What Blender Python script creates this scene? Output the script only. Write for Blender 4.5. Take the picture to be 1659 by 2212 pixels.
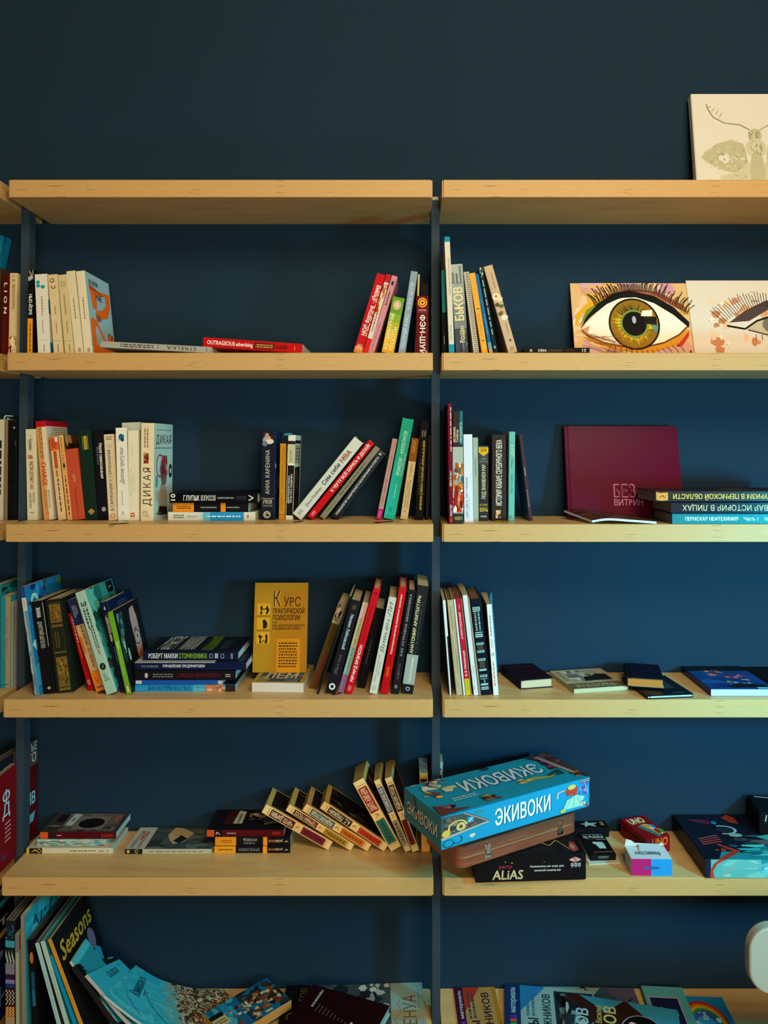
import bpy, bmesh, math, random
from mathutils import Matrix, Vector
from math import sin, cos, tan, atan2, radians, pi, sqrt, hypot

for _o in list(bpy.data.objects): bpy.data.objects.remove(_o, do_unlink=True)
SC = bpy.context.scene
COL = SC.collection

# ------------------------------------------------------------------ camera
# photograph frame 1659 x 2212; metres; x right, y into the wall (wall at y=0), z up
FPX, CXP, CYP, PITCH = 1640.0, 877.4, 935.9, 0.02046
CAM = Vector((0.862, -1.833, 1.62))
cd = bpy.data.cameras.new('camera'); cam = bpy.data.objects.new('camera', cd); COL.objects.link(cam)
cam.location = CAM; cam.rotation_euler = (pi/2 + PITCH, 0, 0)
cd.sensor_fit = 'HORIZONTAL'; cd.sensor_width = 36.0; cd.lens = 36.0*FPX/1659.0
cd.shift_x = (829.5-CXP)/1659.0; cd.shift_y = (CYP-1106.0)/1659.0
cd.clip_start = 0.05
SC.camera = cam

# ------------------------------------------------------------------ world, lights, exposure
SC.view_settings.view_transform = 'Standard'; SC.view_settings.look = 'None'
SC.view_settings.gamma = 1.0; SC.view_settings.use_curve_mapping = False
SC.view_settings.exposure = 0.0
w = bpy.data.worlds.new('room_light'); SC.world = w; w.use_nodes = True
w.node_tree.nodes['Background'].inputs[0].default_value = (0.95, 0.86, 0.72, 1)
w.node_tree.nodes['Background'].inputs[1].default_value = 0.05
def area(name, loc, target, sx, sy, power, color):
    l = bpy.data.lights.new(name, 'AREA'); l.shape = 'RECTANGLE'; l.size = sx; l.size_y = sy
    l.energy = power; l.color = color
    o = bpy.data.objects.new(name, l); COL.objects.link(o); o.location = loc
    o.rotation_euler = (Vector(target)-Vector(loc)).to_track_quat('-Z', 'Y').to_euler()
    return o
# unseen lamp at the right (cool, fairly small: crisp post shadows thrown to the left)
area('cool_lamp', (2.20, -1.12, CAM.z-0.24), (1.30, 0.0, CAM.z-0.55), 0.16, 0.22, 10.5, (0.03, 0.70, 1.0)).data.spread = radians(96)
# warm room light: ceiling fixture and the bright room behind the photographer
area('ceiling_lamp', (1.5, -2.1, 3.0), (0.8, 0.0, 1.2), 1.2, 0.8, 52.0, (1.0, 0.84, 0.57))
area('room_windows', (1.7, -3.9, 1.45), (0.8, 0.0, 1.3), 2.2, 1.3, 80.0, (1.0, 0.86, 0.60))

# ------------------------------------------------------------------ pixel helpers (distance always from shelf, wall or an explicit plane)
def ray(px, py):
    d = Vector(((px-CXP)/FPX, 1.0, -(py-CYP)/FPX)); c, s = cos(PITCH), sin(PITCH)
    return Vector((d.x, c*d.y - s*d.z, s*d.y + c*d.z))
def atY(px, py, Y):
    d = ray(px, py); return CAM + d*((Y-CAM.y)/d.y)
def atZ(px, py, Z):
    d = ray(px, py); return CAM + d*((Z-CAM.z)/d.z)
SZ = [None]+[CAM.z+v for v in (0.5827, 0.2070, -0.1619, -0.5359, -0.9122, -1.2824)]   # shelf tops

# ------------------------------------------------------------------ colours and materials
def lin(c): return c/12.92 if c <= 0.04045 else ((c+0.055)/1.055)**2.4
def hexc(h):
    h = h.lstrip('#'); h = h if len(h) == 6 else ''.join(c*2 for c in h); return tuple(lin(int(h[i:i+2], 16)/255.0) for i in (0, 2, 4)) + (1.0,)
def nodes(name):
    m = bpy.data.materials.new(name); m.use_nodes = True; nt = m.node_tree
    return m, nt, nt.nodes['Principled BSDF']
def N(nt, t, **kw):
    n = nt.nodes.new(t)
    for k, v in kw.items(): setattr(n, k, v)
    return n
def ramp(nt, stops):
    r = N(nt, 'ShaderNodeValToRGB'); e = r.color_ramp.elements
    while len(e) < len(stops): e.new(0.5)
    for el, (p, c) in zip(e, stops): el.position = p; el.color = c if len(c) == 4 else c+(1,)
    return r
def bump(nt, b, src, strength, dist=0.001):
    n = N(nt, 'ShaderNodeBump'); n.inputs['Strength'].default_value = strength; n.inputs['Distance'].default_value = dist
    nt.links.new(src, n.inputs['Height']); nt.links.new(n.outputs[0], b.inputs['Normal'])
def noise(nt, coord, scale, detail=4.0, vec=None):
    n = N(nt, 'ShaderNodeTexNoise'); n.inputs['Scale'].default_value = scale; n.inputs['Detail'].default_value = detail
    tc = N(nt, 'ShaderNodeTexCoord'); src = tc.outputs[coord]
    if vec:
        mp = N(nt, 'ShaderNodeMapping'); mp.inputs['Scale'].default_value = vec; nt.links.new(src, mp.inputs[0]); src = mp.outputs[0]
    nt.links.new(src, n.inputs['Vector']); return n
def mix(nt, fac, a, b, mode='MIX'):
    m = N(nt, 'ShaderNodeMix', data_type='RGBA', blend_type=mode)
    for s, v in ((0, fac), (6, a), (7, b)):
        if hasattr(v, 'is_output') or isinstance(v, bpy.types.NodeSocket): nt.links.new(v, m.inputs[s])
        else: m.inputs[s].default_value = v
    return m.outputs[2]
MATS = {}
def attr_mat(name, rough, var=0.10, scale=60.0, vec=None, bmp=0.0, coat=0.0, spec=0.22):
    """surface whose own printed colour is stored per face in the attribute Col, with a little procedural wear"""
    m, nt, b = nodes(name)
    a = N(nt, 'ShaderNodeAttribute'); a.attribute_name = 'Col'
    n = noise(nt, 'Object', scale, 5.0, vec)
    r = ramp(nt, [(0.3, (1-var,)*3), (0.7, (1.0,)*3)]); nt.links.new(n.outputs[0], r.inputs[0])
    nt.links.new(mix(nt, 1.0, a.outputs['Color'], r.outputs[0], 'MULTIPLY'), b.inputs['Base Color'])
    b.inputs['Roughness'].default_value = rough; b.inputs['Specular IOR Level'].default_value = spec
    if coat: b.inputs['Coat Weight'].default_value = coat; b.inputs['Coat Roughness'].default_value = 0.25
    if bmp: bump(nt, b, n.outputs[0], bmp, 0.0004)
    MATS[name] = m; return m
attr_mat('cover_matte', 0.6, 0.07, 45.0, None, 0.08, spec=0.06)
attr_mat('cover_gloss', 0.30, 0.05, 30.0, None, 0.0, spec=0.08)
attr_mat('cover_cloth', 0.8, 0.22, 900.0, None, 0.5, spec=0.05)
attr_mat('printed_ink', 0.55, 0.05, 70.0, spec=0.07)
attr_mat('foil_ink', 0.35, 0.25, 300.0)
attr_mat('page_edges', 0.85, 0.28, 3.0, (900.0, 3.0, 3.0), 0.25)
attr_mat('canvas', 0.85, 0.10, 700.0, None, 0.4)

def wall_mat():
    m, nt, b = nodes('navy_wall_paint')
    n = noise(nt, 'Object', 2.0, 3.0); n2 = noise(nt, 'Object', 420.0, 3.0)
    r = ramp(nt, [(0.3, (0.0092, 0.0245, 0.0440)), (0.7, (0.0102, 0.0272, 0.0490))]); nt.links.new(n.outputs[0], r.inputs[0])
    nt.links.new(r.outputs[0], b.inputs['Base Color']); b.inputs['Roughness'].default_value = 0.85; b.inputs['Specular IOR Level'].default_value = 0.06
    bump(nt, b, n2.outputs[0], 0.25, 0.0006); MATS['wall'] = m
def ply_edge_mat():
    m, nt, b = nodes('plywood_edge')
    tc = N(nt, 'ShaderNodeTexCoord'); sp = N(nt, 'ShaderNodeSeparateXYZ'); nt.links.new(tc.outputs['Object'], sp.inputs[0])
    # plies: 13 bands over 38 mm, a little wavy
    nz = noise(nt, 'Object', 3.0, 3.0, (1.0, 1.0, 6.0))
    ad = N(nt, 'ShaderNodeMath', operation='MULTIPLY_ADD'); nt.links.new(nz.outputs[0], ad.inputs[0]); ad.inputs[1].default_value = 0.0016
    nt.links.new(sp.outputs[2], ad.inputs[2])
    mu = N(nt, 'ShaderNodeMath', operation='MULTIPLY'); nt.links.new(ad.outputs[0], mu.inputs[0]); mu.inputs[1].default_value = 2*pi*13/0.038
    sn = N(nt, 'ShaderNodeMath', operation='SINE'); nt.links.new(mu.outputs[0], sn.inputs[0])
    r = ramp(nt, [(0.0, (0.27, 0.138, 0.040)), (0.18, (0.46, 0.262, 0.084)), (0.6, (0.60, 0.367, 0.126)), (1.0, (0.66, 0.415, 0.150))])
    m01 = N(nt, 'ShaderNodeMapRange'); m01.inputs[1].default_value = -1; m01.inputs[2].default_value = 1
    nt.links.new(sn.outputs[0], m01.inputs[0]); nt.links.new(m01.outputs[0], r.inputs[0])
    g = noise(nt, 'Object', 9.0, 6.0, (6.0, 6.0, 420.0))
    rg = ramp(nt, [(0.25, (0.72, 0.70, 0.66)), (0.7, (1.0, 1.0, 1.0))]); nt.links.new(g.outputs[0], rg.inputs[0])
    c = mix(nt, 1.0, r.outputs[0], rg.outputs[0], 'MULTIPLY')
    # short dark voids between plies
    v = noise(nt, 'Object', 1.0, 1.0, (14.0, 14.0, 520.0))
    rv = ramp(nt, [(0.0, (0.0, 0, 0)), (0.715, (0, 0, 0)), (0.735, (1, 1, 1))]); nt.links.new(v.outputs[0], rv.inputs[0])
    c = mix(nt, rv.outputs[0], c, (0.10, 0.055, 0.025, 1))
    nt.links.new(c, b.inputs['Base Color']); b.inputs['Roughness'].default_value = 0.6
    bump(nt, b, m01.outputs[0], 0.15, 0.0004); MATS['ply_edge'] = m
def ply_face_mat():
    m, nt, b = nodes('plywood_face')
    g = noise(nt, 'Object', 5.0, 8.0, (1.2, 9.0, 9.0)); g2 = noise(nt, 'Object', 120.0, 4.0, (0.3, 6.0, 6.0))
    r = ramp(nt, [(0.25, (0.52, 0.315, 0.112)), (0.5, (0.60, 0.385, 0.15)), (0.8, (0.66, 0.43, 0.18))]); nt.links.new(g.outputs[0], r.inputs[0])
    r2 = ramp(nt, [(0.3, (0.88,)*3), (0.7, (1.0,)*3)]); nt.links.new(g2.outputs[0], r2.inputs[0])
    nt.links.new(mix(nt, 1.0, r.outputs[0], r2.outputs[0], 'MULTIPLY'), b.inputs['Base Color'])
    b.inputs['Roughness'].default_value = 0.42; bump(nt, b, g2.outputs[0], 0.08, 0.0003); MATS['ply_face'] = m
def plain(name, col, rough, metal=0.0, var=0.12, scale=25.0, bmp=0.0):
    m, nt, b = nodes(name); n = noise(nt, 'Object', scale, 4.0)
    c = Vector(col[:3]); r = ramp(nt, [(0.3, tuple(c*(1-var))), (0.7, tuple(c))]); nt.links.new(n.outputs[0], r.inputs[0])
    nt.links.new(r.outputs[0], b.inputs['Base Color']); b.inputs['Roughness'].default_value = rough; b.inputs['Metallic'].default_value = metal
    if bmp: bump(nt, b, n.outputs[0], bmp, 0.0005)
    MATS[name] = m; return m
wall_mat(); ply_edge_mat(); ply_face_mat()
plain('post_metal', (0.026, 0.044, 0.062), 0.5, 0.0, 0.10, 180.0, 0.1).node_tree.nodes['Principled BSDF'].inputs['Specular IOR Level'].default_value = 0.08
plain('post_cap', (0.35, 0.36, 0.26), 0.6)
plain('floor_wood', (0.48, 0.31, 0.16), 0.7, 0.0, 0.25, 3.0, 0.1)
plain('chrome', (0.75, 0.75, 0.72), 0.18, 1.0, 0.1)
plain('white_plastic', (0.32, 0.31, 0.25), 0.5, 0.0, 0.04, 300.0, 0.05)
plain('chair_steel', (0.6, 0.6, 0.6), 0.25, 1.0, 0.05)
plain('black_card', (0.012, 0.012, 0.014), 0.45)
def wood_case_mat():
    m, nt, b = nodes('mahogany_veneer'); g = noise(nt, 'Object', 7.0, 7.0, (1.5, 1.5, 60.0)); g2 = noise(nt, 'Object', 300.0, 3.0, (0.2, 2.0, 2.0))
    r = ramp(nt, [(0.25, (0.13, 0.030, 0.014)), (0.55, (0.24, 0.065, 0.030)), (0.8, (0.33, 0.105, 0.05))]); nt.links.new(g.outputs[0], r.inputs[0])
    r2 = ramp(nt, [(0.3, (0.8,)*3), (0.7, (1,)*3)]); nt.links.new(g2.outputs[0], r2.inputs[0])
    nt.links.new(mix(nt, 1.0, r.outputs[0], r2.outputs[0], 'MULTIPLY'), b.inputs['Base Color']); b.inputs['Roughness'].default_value = 0.35
    MATS['case_wood'] = m
wood_case_mat()

# ------------------------------------------------------------------ object helpers
def link(name, me, parent=None, mw=None):
    o = bpy.data.objects.new(name, me); COL.objects.link(o)
    if mw is not None: o.matrix_world = mw
    if parent is not None: o.parent = parent
    return o
def tag(o, label=None, cat=None, group=None, kind=None):
    for k, v in (('label', label), ('category', cat), ('group', group), ('kind', kind)):
        if v: o[k] = v
    return o
def root(name, label, cat, M, group=None):
    o = bpy.data.objects.new(name, None); o.empty_display_size = 0.02; COL.objects.link(o)
    o.matrix_world = M; return tag(o, label, cat, group)
class MB:
    """collects polygons with a colour per face"""
    def __init__(s): s.v = []; s.f = []; s.c = []; s.m = []
    def poly(s, pts, col=(1, 1, 1, 1), mi=0):
        i = len(s.v); s.v += [tuple(p) for p in pts]; s.f.append(tuple(range(i, i+len(pts)))); s.c.append(col); s.m.append(mi)
    def faces(s, verts, faces, col, mi=0):
        i = len(s.v); s.v += [tuple(p) for p in verts]
        for f in faces: s.f.append(tuple(i+k for k in f)); s.c.append(col); s.m.append(mi)
    def box(s, x0, y0, z0, x1, y1, z1, col=(1, 1, 1, 1), mi=0):
        P = [(x, y, z) for z in (z0, z1) for y in (y0, y1) for x in (x0, x1)]
        s.faces(P, [(0, 2, 3, 1), (4, 5, 7, 6), (0, 1, 5, 4), (2, 6, 7, 3), (0, 4, 6, 2), (1, 3, 7, 5)], col, mi)
    def build(s, name, mats, parent=None, smooth=False):
        me = bpy.data.meshes.new(name); me.from_pydata(s.v, [], s.f)
        for m in (mats if isinstance(mats, (list, tuple)) else [mats]): me.materials.append(MATS[m])
        ca = me.color_attributes.new('Col', 'FLOAT_COLOR', 'CORNER'); buf = []
        for f, c in zip(s.f, s.c): buf += list(c)*len(f)
        ca.data.foreach_set('color', buf)
        if any(s.m): me.polygons.foreach_set('material_index', s.m)
        if smooth: me.polygons.foreach_set('use_smooth', [True]*len(s.f))
        me.update(); return link(name, me, parent)
def bevel_box(name, dims, mats, parent, r=0.002, segs=2, col=(1, 1, 1, 1), origin=(0, 0, 0), vert_only=False, pick=None):
    bm = bmesh.new(); x, y, z = dims; ox, oy, oz = origin
    bmesh.ops.create_cube(bm, size=1.0)
    for v in bm.verts: v.co = Vector((ox+(v.co.x+.5)*x, oy+(v.co.y+.5)*y, oz+(v.co.z+.5)*z))
    if r > 0:
        ed = [e for e in bm.edges if not vert_only or abs((e.verts[0].co-e.verts[1].co).normalized().z) > 0.9]
        bmesh.ops.bevel(bm, geom=ed, offset=r, segments=segs, affect='EDGES', clamp_overlap=True)
    me = bpy.data.meshes.new(name)
    for m in (mats if isinstance(mats, (list, tuple)) else [mats]): me.materials.append(MATS[m])
    bm.normal_update()
    if pick:
        for f in bm.faces: f.material_index = pick(f)
    bm.to_mesh(me); bm.free()
    ca = me.color_attributes.new('Col', 'FLOAT_COLOR', 'CORNER'); ca.data.foreach_set('color', list(col)*len(ca.data))
    return link(name, me, parent)

# ------------------------------------------------------------------ glyphs (the built-in font, each letter meshed once)
GL = {}
def glyphs(chars):
    objs = []
    def mk(s, off):
        c = bpy.data.curves.new('g', 'FONT'); c.body = s; c.size = 1.0; c.resolution_u = 2; c.offset = off; c.fill_mode = 'FRONT'
        o = bpy.data.objects.new('g', c); COL.objects.link(o); objs.append(o); return o
    todo = [(ch, b, mk(ch, 0.022 if b else 0.0), mk('H'+ch+'H', 0.0)) for ch in sorted(chars) for b in (0,)]
    hh = mk('HH', 0.0); bpy.context.view_layer.update(); dg = bpy.context.evaluated_depsgraph_get()
    def wid(o):
        me = bpy.data.meshes.new_from_object(o.evaluated_get(dg)); x = [v.co.x for v in me.vertices]; bpy.data.meshes.remove(me)
        return max(x)-min(x)
    w0 = wid(hh); me = bpy.data.meshes.new_from_object(hh.evaluated_get(dg)); cap = max(v.co.y for v in me.vertices); bpy.data.meshes.remove(me)
    for ch, b, o, oh in todo:
        me = bpy.data.meshes.new_from_object(o.evaluated_get(dg))
        GL[ch, b] = ([(v.co.x, v.co.y/cap) for v in me.vertices], [tuple(p.vertices) for p in me.polygons], wid(oh)-w0)
        bpy.data.meshes.remove(me)
        vs, fs, adv = GL[ch, 0]; V, F, n = [], [], len(vs)
        for j, (dx, dy) in enumerate(((-.02, -.018), (.02, -.018), (-.02, .018), (.02, .018))):
            V += [(x+dx, y+dy, j) for x, y in vs]; F += [tuple(i+n*j for i in f) for f in fs]
        GL[ch, 1] = (V, F, adv+.012); GL[ch, 0] = ([(x, y, 0) for x, y in vs], fs, adv)
    # letters whose overlapping outlines mesh badly are put together from a ring and a bar
    def compose(ch, src, fx, bars):
        vs, fs, adv = GL[src, 0]; base = [(*fx(x, y), 0) for x, y, _ in vs]; x0, x1 = min(p[0] for p in base), max(p[0] for p in base); F = [tuple(f) for f in fs]
        for a, b_, c, d in bars: F.append(tuple(range(len(base), len(base)+4))); base += [(x0+(x1-x0)*a, c, 5), (x0+(x1-x0)*b_, c, 5), (x0+(x1-x0)*b_, d, 5), (x0+(x1-x0)*a, d, 5)]
        ad = x1+x0; GL[ch, 0] = (base, F, ad); V, G, m = [], [], len(base)
        for j, (dx, dy) in enumerate(((-.02, -.018), (.02, -.018), (-.02, .018), (.02, .018))):
            V += [(x+dx, y+dy, j+(q and 4)) for x, y, q in base]; G += [tuple(i+m*j for i in f) for f in F]
        GL[ch, 1] = (V, G, ad+.012)
    mx = max(p[0] for p in GL['С', 0][0])+min(p[0] for p in GL['С', 0][0])
    compose('Э', 'С', lambda x, y: (mx-x, y), [(.35, .97, .44, .56)])
    compose('Ф', 'О', lambda x, y: (x*1.08, .5+(y-.5)*.74), [(.445, .555, -.04, 1.04)])
    compose('ф', 'о', lambda x, y: (x*1.25, y), [(.44, .56, -.28, 1.04)])
    mc = max(p[0] for p in GL['с', 0][0])+min(p[0] for p in GL['с', 0][0])
    compose('э', 'с', lambda x, y: (mc-x, y), [(.35, .97, .32, .42)])
    compose('Р', 'P', lambda x, y: (x, y), []); compose('н', 'H', lambda x, y: (x*.84, y*.74), [])
    for up, lo in (('Ь', 'ь'), ('Ы', 'ы'), ('Ъ', 'ъ')):
        for ch, q in ((up, 1.0), (lo, .74)):
            w_ = .82 if up == 'Ы' else 1.0
            compose(ch, 'P', lambda x, y: (x*w_*(1 if q == 1 else .86)+(.14*q if up == 'Ъ' else 0), (1-y)*q), [(1.22, 1.40, 0, q)] if up == 'Ы' else [(-.32, .10, .88*q, q)] if up == 'Ъ' else [])
    for o in objs:
        c = o.data; bpy.data.objects.remove(o); bpy.data.curves.remove(c)
ALPH = 'АБВГДЕЁЖЗИЙКЛМНОПРСТУФХЦЧШЩЪЫЬЭЮЯабвгдеёжзийклмнопрстуфхцчшщъыьэюяABCDEFGHIJKLMNOPQRSTUVWXYZabcdefghijklmnopqrstuvwxyz0123456789.,-–#&!?«»:'
glyphs(ALPH)
def layout(text, b=0, track=0.0, slant=0.0):
    """letters of a line, width scaled to 1, cap height 1"""
    x = 0.0; out = []
    for ch in text:
        if ch == ' ': x += 0.28+track; continue
        vs, fs, adv = GL[ch, b]; out.append(([(x+p[0], p[1], p[2]) for p in vs], fs)); x += adv+track
    x = max(x-track, 1e-3)
    return [([((p[0]+slant*p[1]*0.2)/x, p[1], p[2]) for p in vs], fs) for vs, fs in out]

# ------------------------------------------------------------------ print items: flat print on a named face, face coordinates 0..1
def T(face, text, u0, v0, u1, v1, col, rot=0, b=0, slant=0.0, track=0.0): return ('t', face, text, u0, v0, u1, v1, col, rot, b, slant, track)
def Rc(face, u0, v0, u1, v1, col): return ('p', face, [(u0, v0), (u1, v0), (u1, v1), (u0, v1)], col)
def Pg(face, pts, col): return ('p', face, pts, col)
def El(face, u, v, ru, rv, col, n=20, a0=0, a1=360):
    pts = [(u+ru*cos(radians(a0+(a1-a0)*i/n)), v+rv*sin(radians(a0+(a1-a0)*i/n))) for i in range(n if a1-a0 >= 360 else n+1)]
    return ('p', face, pts, col)
def Arc(face, u, v, ru, rv, wd, col, a0=0, a1=360, n=24):
    out = []
    for i in range(n):
        p, q = [radians(a0+(a1-a0)*k/n) for k in (i, i+1)]
        out.append(Pg(face, [(u+ru*cos(p), v+rv*sin(p)), (u+ru*cos(q), v+rv*sin(q)), (u+ru*(1-wd)*cos(q), v+rv*(1-wd)*sin(q)), (u+ru*(1-wd)*cos(p), v+rv*(1-wd)*sin(p))], col))
    return ('g', out)
def Lin(face, pts, wu, wv, col):
    out = []
    for (a, b_), (c, d) in zip(pts, pts[1:]):
        L = hypot(c-a, d-b_) or 1; nx, ny = -(d-b_)/L, (c-a)/L
        out.append(Pg(face, [(a+nx*wu, b_+ny*wv), (a-nx*wu, b_-ny*wv), (c-nx*wu, d-ny*wv), (c+nx*wu, d+ny*wv)], col))
    return ('g', out)
def Ln(face, u0, v0, u1, v1, col, n=1, along='u', seed=1):
    """lines of print too small to read: broken bars"""
    rnd = random.Random(seed*77+n); out = []
    for i in range(n):
        a = 0.0
        while a < 0.97:
            L = rnd.uniform(0.05, 0.16); e = min(a+L, 1.0); lo, hi = (i+0.25)/n, (i+0.75)/n
            if along == 'u': out.append(Rc(face, u0+(u1-u0)*a, v0+(v1-v0)*lo, u0+(u1-u0)*e, v0+(v1-v0)*hi, col))
            else: out.append(Rc(face, u0+(u1-u0)*lo, v0+(v1-v0)*a, u0+(u1-u0)*hi, v0+(v1-v0)*e, col))
            a = e+0.035
    return ('g', out)
def Bl(face, u0, v0, u1, v1, pal, n, seed, smin=0.08, smax=0.3):
    """loose painted shapes kept inside a field"""
    rnd = random.Random(seed); out = []
    for i in range(n):
        cu, cv = rnd.uniform(u0, u1), rnd.uniform(v0, v1); a = rnd.uniform(smin, smax)*(u1-u0); b_ = rnd.uniform(smin, smax)*(v1-v0); ph = rnd.uniform(0, pi)
        k = rnd.randint(5, 9); pts = []
        for j in range(k):
            t = 2*pi*j/k; rr = rnd.uniform(0.6, 1.15); x, y = a*rr*cos(t), b_*rr*sin(t)
            pts.append((min(max(cu+x*cos(ph)-y*sin(ph)*(a/b_ if b_ else 1)*0.6, u0), u1), min(max(cv+x*sin(ph)*(b_/a)*0.6+y*cos(ph), v0), v1)))
        out.append(Pg(face, pts, rnd.choice(pal)))
    return ('g', out)
# spine shorthands: v runs from the foot (0) to the head (1)
def U(text, v0, v1, col, u0=0.28, u1=0.74, b=1, slant=0.0, track=0.0): return T('spine', text, u0, v0, u1, v1, col, 90, b, slant, track)
def Dn(text, v0, v1, col, u0=0.28, u1=0.74, b=1, slant=0.0, track=0.0): return T('spine', text, u0, v0, u1, v1, col, 270, b, slant, track)
def Hz(text, v0, v1, col, u0=0.15, u1=0.85, b=1): return T('spine', text, u0, v0, u1, v1, col, 0, b)
def Rs(v0, v1, col, u0=0.0, u1=1.0): return Rc('spine', u0, v0, u1, v1, col)
def frames(Tk, Dp, H):
    return {'spine': ((0, 0, 0), (Tk, 0, 0), (0, 0, H), (0, -1, 0)),
            'front': ((Tk, 0, 0), (0, Dp, 0), (0, 0, H), (1, 0, 0)),
            'back': ((0, Dp, 0), (0, -Dp, 0), (0, 0, H), (-1, 0, 0)),
            'top': ((0, 0, H), (Tk, 0, 0), (0, Dp, 0), (0, 0, 1)),
            'bottom': ((0, Dp, 0), (Tk, 0, 0), (0, -Dp, 0), (0, 0, -1)),
            'fore': ((Tk, Dp, 0), (-Tk, 0, 0), (0, 0, H), (0, 1, 0))}
STEP = 8e-6
def prints(items, fr, parent, warp=None, ink='printed_ink', base=0.00012, adj=None):
    """two child meshes: cover_print (shapes) and lettering; every shape lies a few microns above the one printed before"""
    art, let = MB(), MB(); k = 0; stack = list(items)
    while stack:
        it = stack.pop(0)
        if it[0] == 'g': stack = list(it[1])+stack; continue
        k += 1; face = it[1]
        o, eu, ev, nn = [Vector(a) for a in fr[face]]
        def mp(u, v, j=0):
            off = base+STEP*(k+j)
            if warp: return warp(u, v, off)
            return o+eu*u+ev*v+nn*(off+(adj(face, u) if adj else 0.0))
        if it[0] == 'p':
            P, c = it[2], hexc(it[3])
            if adj and adj(face, 1.0) and len(P) == 4 and P[0][1] == P[1][1] and P[1][0] == P[2][0]:
                (u0, v0), (u1, v1) = P[0], P[2]
                for q in range(8): a, b_ = u0+(u1-u0)*q/8, u0+(u1-u0)*(q+1)/8; art.poly([mp(a, v0), mp(b_, v0), mp(b_, v1), mp(a, v1)], c)
            else: art.poly([mp(u, v) for u, v in P], c)
        else:
            _, _, text, u0, v0, u1, v1, col, rot, b, sl, tr = it
            if rot == 0: O, A, Uv = (u0, v0), (u1-u0, 0), (0, v1-v0)
            elif rot == 90: O, A, Uv = (u1, v0), (0, v1-v0), (u0-u1, 0)
            elif rot == 270: O, A, Uv = (u0, v1), (0, v0-v1), (u1-u0, 0)
            else: O, A, Uv = (u1, v1), (u0-u1, 0), (0, v0-v1)
            c = hexc(col)
            for vs, fs in layout(text, b, tr, sl):
                let.faces([mp(O[0]+A[0]*x+Uv[0]*y, O[1]+A[1]*x+Uv[1]*y, j) for x, y, j in vs], fs, c)
            k += 9
    if art.f: art.build('cover_print', ink, parent)['kind'] = 'stuff'
    if let.f: let.build('lettering', ink, parent)['kind'] = 'stuff'

# ------------------------------------------------------------------ books
CREAM, WHITE = '#cfc4a4', '#d6d6d0'
def cover_profile(Tk, Dp, hard, ff, fb):
    th = 0.0024 if hard else 0.0006; r = min(0.0016 if hard else 0.0007, Tk*0.3)
    out = []
    def side(sgn, fl):
        pts = []; ys = [r, 0.005, 0.0065, 0.0085, 0.010] if hard else [r]
        if fl: ys += [Dp*k/6 for k in range(2, 6)]
        for y in ys:
            g = 0.0009 if (hard and 0.006 < y < 0.009) else 0.0
            pts.append((-g + fl*max(0.0, (y-Dp*0.12)/(Dp*0.88))**1.8, y))
        pts.append((fl, Dp)); return pts
    fr, bk = side(1, ff), side(-1, fb)
    outer = [(-x, y) for x, y in reversed(bk)] + [(r*0.3, r*0.3), (r, 0.0), (Tk-r, 0.0), (Tk-r*0.3, r*0.3)] + [(Tk+x, y) for x, y in fr]
    inner = [(Tk+x-th, y) for x, y in reversed(fr) if y > th] + [(Tk-th, th), (th, th)] + [(-x+th, y) for x, y in bk if y > th]
    return outer, inner, th
def book(label, M, Tk, H, Dp, cov, hard=False, fc=None, bc=None, pg='#b9a983', pr=(), mat=None, group=None, ff=0.0, fb=0.0, name='book', cat='book', ink='printed_ink'):
    R = root(name, label, cat, M, group)
    outer, inner, th = cover_profile(Tk, Dp, hard, ff, fb); prof = outer+inner; n = len(prof); mb = MB()
    cs, cf, cb, ci = hexc(cov), hexc(fc or cov), hexc(bc or fc or cov), hexc('#b8ae98')
    for i in range(n):
        (x0, y0), (x1, y1) = prof[i], prof[(i+1) % n]
        if i < len(outer)-1:
            my = (y0+y1)/2; c = cs if my <= (0.004 if hard else 0.0009) else (cf if (x0+x1)/2 > Tk/2 else cb)
        else: c = ci
        mb.poly([(x0, y0, 0), (x1, y1, 0), (x1, y1, H), (x0, y0, H)], c)
    # end caps as quads between the outer and the inner outline
    no, ni = len(outer), len(inner); 
    mb.poly([(x, y, H) for x, y in prof], cf if not hard else cs); mb.poly([(x, y, 0) for x, y in reversed(prof)], cs)
    mb.build('cover', mat or ('cover_matte' if not hard else 'cover_gloss'), R)
    ins = 0.0028 if hard else 0.0003
    pb = MB(); x0, x1 = th+0.0002, Tk-th-0.0002; cp = hexc(pg)
    if x1-x0 < 0.0008: x0, x1 = Tk*0.3, Tk*0.7
    k = 5; ys = [th+0.0003]+[th+0.0003+(Dp-ins-th)*j/k for j in range(1, k+1)]
    def px(y, s):
        fl = (ff if s > 0 else fb)*0.35; return fl*max(0.0, (y-Dp*0.12)/(Dp*0.88))**1.8
    loop = [(x1+px(y, 1), y) for y in ys]+[(x0-px(y, -1), y) for y in reversed(ys)]
    for i in range(len(loop)):
        a, b_ = loop[i], loop[(i+1) % len(loop)]
        pb.poly([(a[0], a[1], ins), (b_[0], b_[1], ins), (b_[0], b_[1], H-ins), (a[0], a[1], H-ins)], cp)
    pb.poly([(x, y, H-ins) for x, y in loop], cp); pb.poly([(x, y, ins) for x, y in reversed(loop)], cp)
    pb.build('page_block', 'page_edges', R)
    if pr:
        fl = lambda f, u: (ff if f == 'front' else fb if f == 'back' else 0.0)*max(0.0, ((u if f == 'front' else 1-u)-0.12)/0.88)**1.8
        prints(list(pr), frames(Tk, Dp, H), R, ink=ink, adj=fl if (ff or fb) else None)
    return R
def clampd(Y, d): return min(d, -Y-0.003)
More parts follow.
